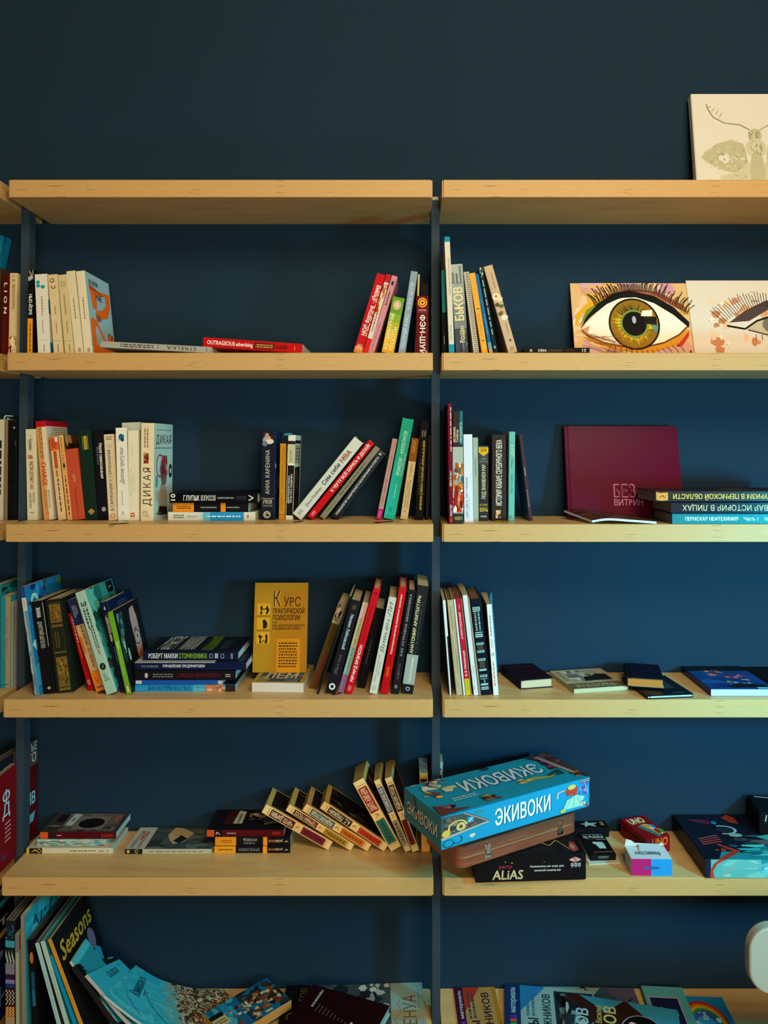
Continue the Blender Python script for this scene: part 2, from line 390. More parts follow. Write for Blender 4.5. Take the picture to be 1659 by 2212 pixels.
def S(sh, BL, TL, wpx, cov, label, Y=None, d=0.13, yaw=0.0, zs=None, name='book', **kw):
    """standing (perhaps leaning) book, spine to the room; BL/TL = lower and upper corner of the spine's left edge in photo pixels"""
    z = SZ[sh] if zs is None else zs
    a_px = atan2(TL[0]-BL[0], BL[1]-TL[1])
    if Y is None:
        lo = BL if a_px <= 0 else (BL[0]+wpx*cos(a_px), BL[1]+wpx*sin(a_px)); Y = atZ(lo[0], lo[1], z).y
    Y = min(max(Y, -0.215), -0.03)
    b_, t_ = atY(BL[0], BL[1], Y), atY(TL[0], TL[1], Y); a = atan2(t_.x-b_.x, t_.z-b_.z)
    Tk = wpx*(Y-CAM.y)/FPX
    if a > 0:
        H = (t_.z-z-Tk*sin(a))/cos(a); bl = Vector((t_.x-H*sin(a), Y, t_.z-H*cos(a))); piv = Vector((Tk, 0, 0)); P = bl+Vector((Tk*cos(a), 0, -Tk*sin(a)))
    else:
        H = (t_.z-z)/cos(a); P = Vector((t_.x-H*sin(a), Y, z)); piv = Vector((0, 0, 0))
    M = Matrix.Translation(P+Vector((0, 0, 0.0002))) @ Matrix.Rotation(radians(yaw), 4, 'Z') @ Matrix.Rotation(a, 4, 'Y') @ Matrix.Translation(-piv)
    dd = clampd(Y, d) if not yaw else d
    return book(label, M, Tk, H, dd, cov, name=name, **kw)
AX = {'spine_front': ((0, 0, 1), (0, 1, 0), (-1, 0, 0)), 'spine_front_flip': ((0, 0, -1), (0, 1, 0), (1, 0, 0)), 'fore_front': ((0, 0, 1), (0, -1, 0), (1, 0, 0)),
      'spine_left': ((0, 0, 1), (1, 0, 0), (0, 1, 0)), 'spine_right': ((0, 0, 1), (-1, 0, 0), (0, -1, 0)), 'face': ((0, -1, 0), (1, 0, 0), (0, 0, 1)),
      'back_up_left': ((0, 0, -1), (1, 0, 0), (0, -1, 0))}
def pose(mode, corner, yaw, L, W, Tk, tilt=0.0, lean=0.0):
    """box L (right) x W (deep) x Tk (up) with its near-left-low corner at corner -> (matrix, thickness, height, depth of the book)"""
    X, Y_, Z_ = [Vector(v) for v in AX[mode]]; B = Matrix((X, Y_, Z_)).transposed().to_4x4()
    ext = Vector((L, W, Tk)); loc = {'x': abs(X.dot(ext)), 'y': abs(Y_.dot(ext)), 'z': abs(Z_.dot(ext))}
    o = Vector((0, 0, 0))
    for ax in (X*loc['x'], Y_*loc['y'], Z_*loc['z']):
        for i in range(3):
            if ax[i] < -1e-9: o[i] -= ax[i]
    M = Matrix.Translation(corner) @ Matrix.Rotation(radians(yaw), 4, 'Z') @ Matrix.Rotation(radians(tilt), 4, 'Y') @ Matrix.Rotation(radians(lean), 4, 'X') @ Matrix.Translation(o) @ B
    return M, loc['x'], loc['z'], loc['y']
def LY(mode, corner, yaw, L, W, Tk, cov, label, tilt=0.0, lean=0.0, **kw):
    M, t, h, d = pose(mode, Vector(corner), yaw, L, W, Tk, tilt, lean)
    return book(label, M, t, h, d, cov, **kw)
def LS(z, xL, xR, yb, th, W, cov, label, mode='spine_front', Y=None, yaw=0.0, **kw):
    """lying book, spine to the room, on height z: pixel ends of the spine foot, foot row, thickness in pixels"""
    if Y is None: Y = atZ(xL, yb, z).y
    Y = max(Y, -0.212); k = (Y-CAM.y)/FPX; x0 = atY(xL, yb, Y).x
    Tk = th*k; LY(mode, (x0, Y, z+0.0002), yaw, (xR-xL)*k, min(W, -Y-0.003) if not yaw else W, Tk, cov, label, **kw)
    return z+Tk+0.0003
# ------------------------------------------------------------------ the setting
def slab(name, x0, y0, z0, x1, y1, z1, mat, label):
    mb = MB(); mb.box(x0, y0, z0, x1, y1, z1); o = mb.build(name, mat); return tag(o, label, None, None, 'structure')
slab('wall_back', -4.0, 0.0, 0.0, 5.0, 0.12, 3.1, 'wall', 'matt navy painted wall behind the shelves')
slab('floor', -4.0, -4.5, -0.1, 5.0, 0.12, 0.0, 'floor_wood', 'brown wooden floor below the shelves')

# ------------------------------------------------------------------ shelving rack: plywood boards between slim dark posts
CW, GAP, THK, DEP = 0.919, 0.020, 0.038, 0.1985
RK = root('shelving_rack', 'open shelving rack of thick birch plywood boards on slim dark posts', 'shelving', Matrix.Translation((CW/2, -0.1, 0.0)))
def rack_child(o):
    o.parent = RK; o.matrix_parent_inverse = Matrix.Translation((-CW/2, 0.1, 0.0)); return o
BOARDS = {}
for ci, x0 in ((0, -CW-GAP), (1, 0.0), (2, CW+GAP)):
    for si in range(1, 7):
        key = 'm'
        if key not in BOARDS:
            o = bevel_box('shelf_board', (CW, DEP, THK), ['ply_edge', 'ply_face'], None, 0.0035, 3, vert_only=True, pick=lambda f: 1 if abs(f.normal.z) > 0.9 else 0)
            bm = bmesh.new(); bm.from_mesh(o.data)
            ed = [e for e in bm.edges if abs(e.verts[0].co.z-e.verts[1].co.z) < 1e-6]
            bmesh.ops.bevel(bm, geom=ed, offset=0.0008, segments=1, affect='EDGES'); bm.to_mesh(o.data); bm.free()
            BOARDS[key] = o.data
        else:
            o = bpy.data.objects.new('shelf_board', BOARDS[key]); COL.objects.link(o)
        o.location = (x0+0.0003*((si*7+ci*3) % 5), -0.2, SZ[si]-THK); rack_child(o)
PW, PD = 0.0192, 0.031
for xc in (-GAP/2, CW+GAP/2, -GAP*1.5-CW, 2*CW+1.5*GAP):
    p = bevel_box('upright_post', (PW, PD, SZ[1]-0.014), 'post_metal', None, 0.0012, 2); p.location = (xc-PW/2, -0.106, 0.0); rack_child(p)
    c = bevel_box('end_cap', (PW*0.8, PD*0.8, 0.010), 'post_cap', None, 0.002, 2); c.parent = p; c.location = (PW*0.1, PD*0.1, SZ[1]-0.014)

# ------------------------------------------------------------------ white chair standing before the rack (its backrest enters at the right)
def rrect(w_, h_, r, n=8):
    pts = []
    for cx_, cz_, a0 in ((w_/2-r, h_/2-r, 0), (-w_/2+r, h_/2-r, 90), (-w_/2+r, -h_/2+r, 180), (w_/2-r, -h_/2+r, 270)):
        for i in range(n+1):
            a = radians(a0+90*i/n); pts.append((cx_+r*cos(a), cz_+r*sin(a)))
    return pts
def plate(name, prof, th, bend, mat, parent, axis='y', edge=0.004):
    """rounded plate, softened rim, optionally bowed"""
    bm = bmesh.new(); rings = []
    def P(x, z, y):
        y += bend*(x*x)
        return (x, y, z) if axis == 'y' else (x, z, y)
    for y, s in ((0, edge), (edge*0.35, edge*0.3), (edge, 0), (th-edge, 0), (th-edge*0.35, edge*0.3), (th, edge)):
        ring = []
        for x, z in prof:
            l = hypot(x, z); k = (l-s)/l; ring.append(bm.verts.new(P(x*k, z*k, y)))
        rings.append(ring)
    n = len(prof)
    for a, b_ in zip(rings, rings[1:]):
        for i in range(n): bm.faces.new((a[i], a[(i+1) % n], b_[(i+1) % n], b_[i]))
    bm.faces.new(rings[0]); bm.faces.new(list(reversed(rings[-1]))); bmesh.ops.recalc_face_normals(bm, faces=bm.faces)
    me = bpy.data.meshes.new(name); bm.to_mesh(me); bm.free(); me.materials.append(MATS[mat])
    return link(name, me, parent)
def tube(name, pts, r, mat, parent, n=10):
    c = MB(); pts = [Vector(p) for p in pts]; rings = []
    for i, p in enumerate(pts):
        d = (pts[min(i+1, len(pts)-1)]-pts[max(i-1, 0)]).normalized(); u = d.orthogonal().normalized(); v = d.cross(u)
        if i:   # keep frames aligned
            u = (pu-d*pu.dot(d)).normalized(); v = d.cross(u)
        pu = u; rings.append([p+u*r*cos(2*pi*k/n)+v*r*sin(2*pi*k/n) for k in range(n)])
    for a, b_ in zip(rings, rings[1:]):
        for k in range(n): c.poly([a[k], a[(k+1) % n], b_[(k+1) % n], b_[k]])
    c.poly(list(reversed(rings[0]))); c.poly(rings[-1]); return c.build(name, mat, parent, True)
CY = -0.345
bl_ = atY(1620, 2150, CY); tl_ = atY(1620, 2004, CY); bh = tl_.z-bl_.z; bw = 0.36
CHX = bl_.x+bw/2; CHZ = (tl_.z+bl_.z)/2
CH = root('chair', 'white plastic chair with a rounded backrest pulled up to the shelves', 'chair', Matrix.Translation((CHX, CY, 0)))
br = plate('backrest', rrect(bw, bh, 0.046, 10), 0.024, 0.0, 'white_plastic', CH); br.location = (0, 0, CHZ)
st = plate('seat', rrect(0.40, 0.38, 0.07, 8), 0.022, 0.0, 'white_plastic', CH, 'z'); st.location = (0, -0.215, 0.43)
for s in (-1, 1):
    tube('back_support', [(s*0.09, -0.10, 0.425), (s*0.09, 0.0, 0.43), (s*0.09, 0.026, 0.46), (s*0.09, 0.030, CHZ+0.03)], 0.009, 'chair_steel', CH)
    tube('leg', [(s*0.13, -0.08, 0.43), (s*0.17, -0.015, 0.0)], 0.011, 'chair_steel', CH)
    tube('leg', [(s*0.13, -0.35, 0.43), (s*0.17, -0.41, 0.0)], 0.011, 'chair_steel', CH)
# ------------------------------------------------------------------ second shelf from the top, left bay (feet hidden behind the board edge)
K, WH, GY = '#0d0d10', '#d8d8d2', '#8a8d8a'
g2 = 'books on the upper left shelf'
Y2 = -0.175
S(2, (59, 765), (61, 582), 11, K, 'black guidebook with white lettering and an orange lower spine beside the post', Y=Y2, d=0.12, group=g2, pr=[
  Bl('spine', 0, .86, 1, 1, ['#c8c4bc', '#6b3a34', '#9fb0b4', '#2a1a1c'], 14, 3), Rs(0, .42, '#d98a14'), Dn('НЬЮ-ЙОРК', .46, .71, WH, .2, .8), Ln('spine', .35, .03, .7, .38, '#3a2208', 1, 'v', 2)])
S(2, (82, 765), (74.5, 593), 27, '#cfccc0', 'off-white paperback with three teal leaf marks on its spine', Y=Y2, fc='#0b6f86', pg='#c9bd9c', group=g2, pr=[
  El('spine', .25, .90, .16, .022, '#1f8f97'), El('spine', .25, .855, .16, .022, '#1f8f97'), El('spine', .62, .84, .18, .024, '#1f8f97'),
  Ln('spine', .42, .48, .58, .72, '#8d5a55', 1, 'v', 4), Ln('spine', .42, .26, .56, .42, '#a07a74', 1, 'v', 5), Rs(.168, .172, '#a49a88', .15, .85), Ln('spine', .45, .03, .6, .12, '#6b6358', 1, 'v', 6), Rc('front', 0, 0, 1, 1, '#c6bfae'), Rc('front', 0, .5, 1, .68, '#0b6f86'), Rc('front', 0, 0, 1, .14, '#0b6f86')])
S(2, (116, 765), (103, 594), 20.5, '#c9b68e', 'cream paperback with two brown rings at the head of its spine', Y=Y2, group=g2, pr=[
  Arc('spine', .42, .925, .26, .03, .45, '#8a5a22'), Arc('spine', .5, .85, .26, .032, .4, '#8a5a22', 150, 380), Ln('spine', .45, .5, .6, .6, '#6b5a44', 1, 'v', 7), Ln('spine', .45, .26, .6, .4, '#6b5a44', 1, 'v', 8), Rs(.16, .163, '#8c7a5c', .1, .9), Ln('spine', .45, .03, .62, .12, '#5c4e3c', 1, 'v', 9)])
S(2, (140.5, 765), (124.6, 594.5), 19.5, '#c3b184', 'beige paperback with green wavy lines near the head of its spine', Y=Y2, group=g2, pr=[
  ('g', [Lin('spine', [(.2+.09*i, .93-.002*i), (.24+.09*i, .91), (.2+.09*i, .89), (.26+.09*i, .87), (.24+.09*i, .845)], .02, .002, '#5f8b62') for i in range(7)]),
  Ln('spine', .4, .5, .6, .74, '#4e5a4a', 2, 'v', 3), Ln('spine', .45, .26, .6, .42, '#5c4e3c', 1, 'v', 2), Rs(.16, .163, '#8c7a5c', .2, .9), Ln('spine', .5, .03, .65, .12, '#4a4036', 1, 'v', 2)])
S(2, (162, 765), (143, 586.6), 18.5, '#cdc0a0', 'plain cream tall paperback next to the one with the orange and blue cover', Y=Y2, group=g2, pr=[
  Ln('spine', .42, .42, .6, .68, '#4a443a', 1, 'v', 11), Ln('spine', .4, .02, .75, .07, '#26221c', 3, 'v', 12)])
S(2, (182, 765), (163.8, 586.5), 18.5, '#cfc4a6', 'cream paperback whose pale blue cover bears a bold orange letter K', Y=Y2, d=0.135, fc='#8fb6c2', group=g2, pr=[
  Ln('spine', .42, .42, .6, .68, '#4a443a', 1, 'v', 13), Ln('spine', .4, .02, .75, .07, '#26221c', 3, 'v', 14),
  Pg('front', [(.12, .86), (.12, .80), (.95, .84), (.95, .66), (.80, .52), (.30, .43), (.30, .55), (.62, .60), (.76, .68), (.76, .78), (.4, .76), (.36, .56), (.2, .58)], '#e2661a'),
  Pg('front', [(.10, .45), (.36, .43), (.36, .40), (.72, .12), (.72, .30), (.95, .30), (.95, .02), (.05, .02), (.05, .40)], '#e2661a'), Pg('front', [(.22, .34), (.30, .36), (.62, .12), (.22, .12)], '#8fb6c2'),
  T('front', 'КНИЖ', .12, .86, .5, .92, '#1c3a44', 0, 1), T('front', 'НЫЕ', .34, .70, .62, .77, '#1c3a44', 0, 1), T('front', 'МА', .30, .43, .5, .5, '#1c3a44', 0, 1), T('front', 'ГА', .74, .24, .96, .31, '#1c3a44', 0, 1), T('front', 'ЗИ', .60, .14, .8, .21, '#1c3a44', 0, 1)])
# two books lying in the middle of the bay
zz = SZ[2]
x0 = atY(214, 760, -0.188).x; k2 = (1.833-0.188)/FPX
LY('spine_front', (x0+.003, -0.188, zz+0.0135), 0, 239*k2, 0.15, 13.5*k2, '#9a9a92', 'grey book lying flat with upside-down black title beside the red book', tilt=3.05, group=g2, pg='#c9c2ae', pr=[
  U('STRELKA', .13, .40, '#1d1d1d', .25, .8, 0, 0, .06), Rs(.035, .04, '#333', .2, .85), Rs(.48, .485, '#333', .2, .85), Ln('spine', .2, .52, .85, .82, '#3c3c3a', 2, 'v', 21)])
x1 = atY(438, 746, -0.178).x
LY('spine_front', (x1, -0.178, zz+0.0165), 0, 217*k2, 0.155, 20.5*k2, '#b3100f', 'red book lying with one end propped on the grey book', tilt=3.9, fc='#c4423c', hard=False, pg='#b9c6c8', group=g2, pr=[
  Dn('OUTRAGEOUS', .68, .96, WH, .3, .72), Dn('advertising', .50, .67, WH, .3, .7), Rs(.28, .49, '#5c1410', .15, .8), Ln('spine', .25, .30, .7, .47, '#c79a52', 2, 'v', 5), Dn('GLAZER', .15, .27, '#2c0a08', .3, .65), Rs(.075, .08, '#d88', .2, .7),
  Bl('front', .1, .1, .9, .9, ['#e4dcd0', '#401010', '#d8cabc'], 16, 4, .03, .1)])
# leaning group at the right end
S(2, (763.4, 760.4), (814.5, 589.5), 19, '#b5141a', 'bright red cookbook with white lettering at the outer end of the leaning row', Y=Y2, fc='#8d1014', group=g2, pr=[
  U('МОЯ', .22, .36, WH, .3, .75), U('Фортуна', .38, .60, WH, .3, .75), U('- лЯкомка', .63, .86, WH, .3, .75), Ln('spine', .78, .22, .95, .86, '#e0b8a8', 1, 'v', 31), Rs(0, .08, '#c8763a'), Ln('spine', .2, .04, .8, .11, '#d9c9a0', 3, 'v', 8)])
S(2, (784.5, 760.4), (835, 591.8), 10.5, '#c9c0b4', 'slim white and orange cookbook with red ends leaning on the pink one', Y=Y2, fc='#b03024', group=g2, pr=[
  Rs(.9, 1, '#b5141a'), Rs(0, .19, '#c02018'), Bl('spine', 0, .5, 1, .88, ['#c8792c', '#a84a1c', '#d9a860', '#8c3018'], 14, 5), Ln('spine', .3, .28, .7, .55, '#6b2018', 1, 'v', 3)])
S(2, (795, 761), (847, 594.4), 12.5, '#c07f86', 'slim pink paperback leaning to the right', Y=Y2, group=g2, pr=[
  Ln('spine', .3, .62, .7, .80, '#2c2026', 1, 'v', 33), Rs(.88, .93, '#2c2640', .3, .7), Ln('spine', .3, .04, .7, .4, '#9c5f68', 1, 'v', 31)])
S(2, (824.3, 761), (849, 640), 26, '#5f8f2c', 'short recipe book fading from green to yellow with cream lettering', Y=Y2, fc='#4c7a24', group=g2, pr=[
  Rs(.55, .7, '#7c9a2a'), Rs(.42, .55, '#a8a028'), Rs(.28, .42, '#c9a422'), Rs(0, .28, '#cf9a1c'), El('spine', .48, .86, .33, .085, '#cdb893'), Arc('spine', .48, .86, .26, .066, .15, '#b0614a'),
  U('КУЛИНАРНЫЕ', .05, .72, '#e8dcae', .10, .42, 0), U('РЕЦЕПТЫ', .05, .46, '#e8dcae', .54, .86, 0)])
S(2, (860.5, 761), (887.8, 585.3), 14.8, '#7f93a4', 'slate blue paperback with pale lettering leaning right', Y=Y2, group=g2, pr=[
  U('ПОЛНЫЙ КУРС', .07, .48, '#c4d0d8', .3, .72, 0, 0, .05), U('ФЭН ШУЙ', .53, .86, '#c4d0d8', .3, .72, 0, 0, .1)])
S(2, (896, 761), (903, 592.8), 4, '#c7b07c', 'very thin cream booklet squeezed behind the dark red spine', Y=-.124, d=.1, group=g2)
S(2, (906, 763), (908, 612), 17, '#141216', 'black book standing half hidden behind the dark red spine', Y=-.125, d=.1, group=g2)
S(2, (899, 763), (899.5, 639.3), 26.3, '#5c0f12', 'short dark red book with a gold sun emblem on its spine', Y=Y2, d=.045, hard=False, group=g2, pr=[
  El('spine', .5, .885, .38, .085, '#d9a024'), El('spine', .5, .885, .30, .067, '#b8341c'), El('spine', .5, .885, .2, .045, '#e0b43c'), El('spine', .5, .885, .09, .02, '#301010'), Ln('spine', .2, .735, .8, .775, '#c9a0a0', 1, 'u', 3), Rs(.72, .725, '#a86a5c', .1, .9),
  Dn('ФЭН-ШУЙ', -.02, .68, '#d9d4cc', .3, .72)])
# left neighbour bay
g2l = 'books seen past the left post'
S(2, (-22, 763), (-18, 578), 20, '#3c3420', 'olive hardback at the far left behind the dark red spine', Y=-.105, d=.10, group=g2l)
S(2, (0, 763), (4, 592), 17, '#470b0d', 'dark red paperback with the letters LION down its spine', Y=-.110, d=.10, group=g2l, pg='#6e6046', pr=[
  Dn('LION', .52, .90, WH, .35, .72, 1, 0, .35), Dn('SAROO BRIERLEY', .06, .46, '#5e2b26', .35, .62, 0), El('spine', .4, .02, .22, .015, '#b8b4aa')])
S(2, (18, 763), (21.5, 590), 16.5, '#cbb58a', 'cream paperback with black capitals and a red photo at its foot', Y=-.109, d=.10, group=g2l, pg='#5f553e', pr=[
  Dn('J. B. BERNSTEIN', .58, .97, '#4a3f2c', .35, .68, 0), Rs(.13, .26, '#b99a4c'), Bl('spine', 0, .02, 1, .24, ['#a0281c', '#d8c8a0', '#7a1c14', '#c98a4c', '#e0d6c0'], 18, 6), Dn('MILLION DOLLAR ARM', .05, .54, '#d8cfae', .38, .7)])
S(2, (-60, 763), (-9, 506), 18, '#1279a2', 'bright blue book leaning at the back left', Y=-.045, d=.035, group=g2l, zs=SZ[2])

# ------------------------------------------------------------------ second shelf, right bay
h2 = 'books on the upper right shelf'
Yb = -0.178
S(2, (957.5, 763), (953.6, 584), 8, '#2c8c96', 'thin turquoise and black book pressed against the post', Y=-.165, d=.12, group=h2, pr=[Rs(0, .5, '#101014'), Rs(.12, .22, '#c8c8c4', .3, .4)])
S(2, (970.4, 763), (960, 511.6), 11.5, '#c9c2b2', 'very tall white album with blue ends on its narrow spine', Y=-.192, d=.18, bc='#bdb6a6', group=h2, pr=[
  Rs(.955, 1, '#1283a4'), Rs(0, .075, '#1283a4'), U('ПОДРОБНЫЙ ПРАКТИЧЕСКИЙ КУРС', .50, .82, '#5c5850', .5, .75, 0), U('ПАСТЕЛЬ', .11, .24, '#2f7f96', .3, .68, 0), Rs(.74, .955, '#d0cabc', 0, .2)])
S(2, (985.5, 763), (972.7, 571.6), 26.5, '#9aa29a', 'grey photo-covered hardback with large cream lettering', Y=Yb, hard=True, bc='#4a4c4c', group=h2, mat='cover_matte', pr=[
  Rs(.55, .8, '#8a9290'), Rs(.28, .55, '#6e767a'), Rs(0, .28, '#3a4048'), Bl('spine', .3, .0, 1, .28, ['#8a9290', '#aab0ac', '#23282e', '#5c646a'], 12, 9), U('БЫКОВ', .36, .75, '#d6c48c', .15, .82), U('Ролан', .12, .31, '#cdbb88', .38, .78), U('Давай-', .78, .92, '#2c2c2c', .06, .22, 1), U('давай,', .78, .9, '#2c2c2c', .36, .52, 1), U('сыночки!', .78, .98, '#2c2c2c', .66, .82, 1)])
S(2, (1023, 763), (1001.3, 588), 12, '#b4ad98', 'grey wire-bound notebook beside the yellow spine', Y=Yb, bc='#8f8a7a', group=h2, pr=[('g', [Rs(.01+.024*i, .018+.024*i, '#5c5a50', .25, .95) for i in range(41)]), Rs(0, 1, '#8f8a78', .55, .62)])
S(2, (1041, 763), (1013.4, 591), 13, '#d99a3c', 'yellow-orange paperback with small green leaves on its spine', Y=Yb, group=h2, pr=[
  U('СТЕФАН ЦВЕЙГ', .23, .50, '#a86c24', .3, .68, 0, 0, .05), El('spine', .55, .555, .2, .01, '#4c6b1c'), El('spine', .5, .16, .2, .01, '#4c6b1c')])
S(2, (1057, 763), (1026, 592.7), 7.8, '#0f5f94', 'thin blue paperback with a sandy foot', Y=Yb, group=h2, pr=[Ln('spine', .4, .24, .7, .5, '#5aa6c4', 1, 'v', 5), Ln('spine', .4, .55, .6, .7, '#3f86b0', 1, 'v', 6), Rs(.06, .14, '#5f8ba0'), Rs(0, .06, '#b08a64')])
S(2, (1067, 763), (1033.4, 578), 8.5, '#10242c', 'dark bottle-green paperback with white lettering and a leafy head', Y=Yb, fc='#14405c', group=h2, pr=[
  Bl('spine', 0, .88, 1, 1, ['#5f8f84', '#1f5c4c', '#a8b89c'], 10, 3), Ln('spine', .3, .22, .7, .85, '#a4bca8', 1, 'v', 41), Rs(.06, .09, '#8a9c9c', .3, .7)])
S(2, (1098, 763), (1044.4, 577), 20, '#b99f80', 'beige hardback with white flowers printed on its rounded spine', Y=Yb, hard=True, fc='#a88f70', group=h2, mat='cover_matte', pr=[
  Ln('spine', .5, .74, .68, .92, '#7a6248', 1, 'v', 6), El('spine', .42, .645, .42, .038, '#d9cdb8'), El('spine', .75, .61, .3, .03, '#cfc2ac'), El('spine', .42, .65, .16, .016, '#b87424'), El('spine', .3, .555, .25, .022, '#4c4c24'), El('spine', .7, .53, .28, .02, '#5c5c30'), El('spine', .35, .45, .25, .02, '#4c4c24'), El('spine', .7, .40, .36, .03, '#d6cab4'), El('spine', .5, .46, .2, .02, '#6a5c30'),
  Ln('spine', .55, .22, .72, .34, '#7a6248', 1, 'v', 7), El('spine', .6, .14, .1, .015, '#33291f'), Ln('spine', .35, .03, .75, .07, '#a4603c', 3, 'u', 2)])
LS(SZ[2], 1133, 1274, 766, 12.8, 0.10, '#17110f', 'thin black book lying flat at the foot of the eye drawing', Y=-.185, yaw=0, group=h2, pg='#3a3028', pr=[
  El('spine', .5, .90, .26, .022, '#8c8c84'), Dn('ЕЛИНА', .66, .79, '#d0ccc0', .3, .7), Dn('НАЙДИ СВОЙ ПУТЬ', .42, .645, '#5c5850', .32, .68, 0), Ln('spine', .4, .22, .6, .38, '#5c2c28', 1, 'v', 4), U('21', .05, .13, '#c8c4b8', .3, .75)])
# two drawings of an eye leaning on the wall
def panel(label, TL, TR, Yt, Yb_, z, th, name, cat, group, col='#cfc6b4', pr=(), mat='canvas', width=None):
    a, b_ = atY(TL[0], TL[1], Yt), atY(TR[0], TR[1], Yt); W = width or (b_-a).length
    zt = a.z; lean = atan2(Yt-Yb_, zt-z); Hh = hypot(zt-z, Yt-Yb_)
    # top edge may be tilted a little: roll about the panel normal
    M = Matrix.Translation((a.x, Yb_, z+0.0003)) @ Matrix.Rotation(-lean, 4, 'X')
    R = root(name, label, cat, M, group)
    bevel_box('panel' if th < 0.01 else 'stretched_canvas', (W, th, Hh), mat, R, min(0.0015, th*0.3), 2, hexc(col))
    fr = {'f': ((0, 0, 0), (W, 0, 0), (0, 0, Hh), (0, -1, 0))}
    prints(list(pr), fr, R); return R, W, Hh
def eye_items():
    it = [Bl('f', .0, .0, 1, 1, ['#d2a468', '#c08c9c', '#d0ac78', '#d8b48c', '#c89480', '#cc9c3c', '#c89ca8', '#dcbc98'], 90, 11, .06, .2)]
    # warm lids
    it += [Pg('f', [(.02, .42), (.08, .58), (.22, .72), (.40, .80), (.30, .84), (.14, .74), (.03, .58)], '#d59a1c'), Pg('f', [(.06, .44), (.16, .60), (.34, .74), (.44, .80), (.28, .78), (.12, .64)], '#6f7f22'),
           Pg('f', [(.25, .82), (.5, .92), (.75, .88), (.95, .70), (.98, .60), (.8, .74), (.5, .85), (.3, .80)], '#a4583c'), Pg('f', [(.05, .30), (.3, .14), (.6, .07), (.85, .18), (.97, .40), (.85, .30), (.6, .20), (.3, .24)], '#c98424'),
           Pg('f', [(.0, .0), (.0, .12), (.4, .04), (.55, 0)], '#b890a0'), Pg('f', [(.84, .16), (.97, .38), (.96, .30), (.9, .18)], '#b8341c')]
    # white of the eye
    low = [(.07, .38), (.12, .30), (.25, .22), (.40, .17), (.58, .16), (.75, .22), (.88, .32), (.96, .43)]
    up = [(.92, .50), (.82, .64), (.68, .76), (.5, .82), (.33, .76), (.2, .60), (.11, .46)]
    it.append(Pg('f', low+up, '#e0dccc'))
    it += [Pg('f', [(.06, .38), (.14, .44), (.12, .34), (.18, .28), (.12, .28)], '#c88a64')]
    # heavy upper lash line
    it.append(Pg('f', [(.06, .40), (.16, .56), (.30, .72), (.42, .80), (.55, .81), (.70, .73), (.85, .58), (.97, .41), (.98, .48), (.86, .68), (.70, .83), (.5, .90), (.36, .86), (.22, .72), (.12, .56)], '#12100f'))
    it.append(Lin('f', low, .006, .010, '#5c3414'))
    # iris
    cx_, cy_, rx, ry = .515, .46, .215, .335
    it += [El('f', cx_, cy_, rx, ry, '#150f0b', 40), El('f', cx_, cy_, rx*.93, ry*.93, '#8a6414', 40)]
    rnd = random.Random(5); seg = []
    for i in range(120):
        a = radians(i*3); r0, r1 = rnd.uniform(.42, .6), rnd.uniform(.72, .94); top = sin(a)
        c = rnd.choice(['#6b8a2a', '#7c9a34', '#8a7a1c'] if rnd.random() < .2 else ['#c99a1c', '#d6ac24', '#a87a18', '#e0bc3c']) if top < .55 else rnd.choice(['#3a2210', '#5c3c18', '#6b7a34'])
        da = radians(2.2)
        seg.append(Pg('f', [(cx_+rx*r0*cos(a-da), cy_+ry*r0*sin(a-da)), (cx_+rx*r1*cos(a), cy_+ry*r1*sin(a)), (cx_+rx*r0*cos(a+da), cy_+ry*r0*sin(a+da))], c))
    it.append(('g', seg))
    it += [Arc('f', cx_, cy_, rx*.54, ry*.54, .16, '#6f8a3a', 0, 360, 30), El('f', cx_, cy_, rx*.47, ry*.47, '#0b0a0a', 30), El('f', cx_-.0, cy_+.05, .018, .05, '#9aa4a8', 10),
           Pg('f', [(.575, .56), (.67, .56), (.675, .64), (.59, .63)], '#e4dcc8'), Pg('f', [(.60, .46), (.70, .44), (.705, .55), (.60, .55)], '#1c1512'), El('f', .685, .40, .02, .05, '#4c8a8a', 10)]
    # lashes
    ls = []
    rnd = random.Random(9)
    for i in range(62):
        t = i/61; u = .20+.76*t; v = .66+.22*sin(pi*min(1, (t*.9+.05)))-.30*max(0, t-.62); dx = -.05+.11*t; hgt = rnd.uniform(.10, .22)
        ls.append(Lin('f', [(u, v), (u+dx*.5, v+hgt*.6), (u+dx*1.3, min(v+hgt, .985))], .0030, .0042, '#17110e'))
    for i in range(14):
        t = i/13; u = .3+.55*t; v = .20-.08*sin(pi*t); ls.append(Lin('f', [(u, v), (u-.01+.05*t, v-.05), (u-.03+.09*t, v-.10)], .0018, .0025, '#20150f'))
    for i in range(30):
        u = rnd.uniform(.05, .35); v = rnd.uniform(.10, .34)-.2*(u-.05); ls.append(Lin('f', [(u, v), (u+.10, v-.05*rnd.random()), (u+.17, v-.07)], .0016, .0022, rnd.choice(['#a8641c', '#6b3c14', '#8a4a28'])))
    it += ls
    it.append(Lin('f', [(.94, .06), (.96, .12), (.97, .05), (.99, .08)], .003, .004, '#9c2418'))
    return it
panel('large colourful drawing of an eye with a yellow-green iris leaning on the wall', (1231, 612), (1484, 612), -.006, -.062, SZ[2], .0025, 'eye_drawing', 'drawing', 'drawings on the upper right shelf', '#d2aa74', eye_items())
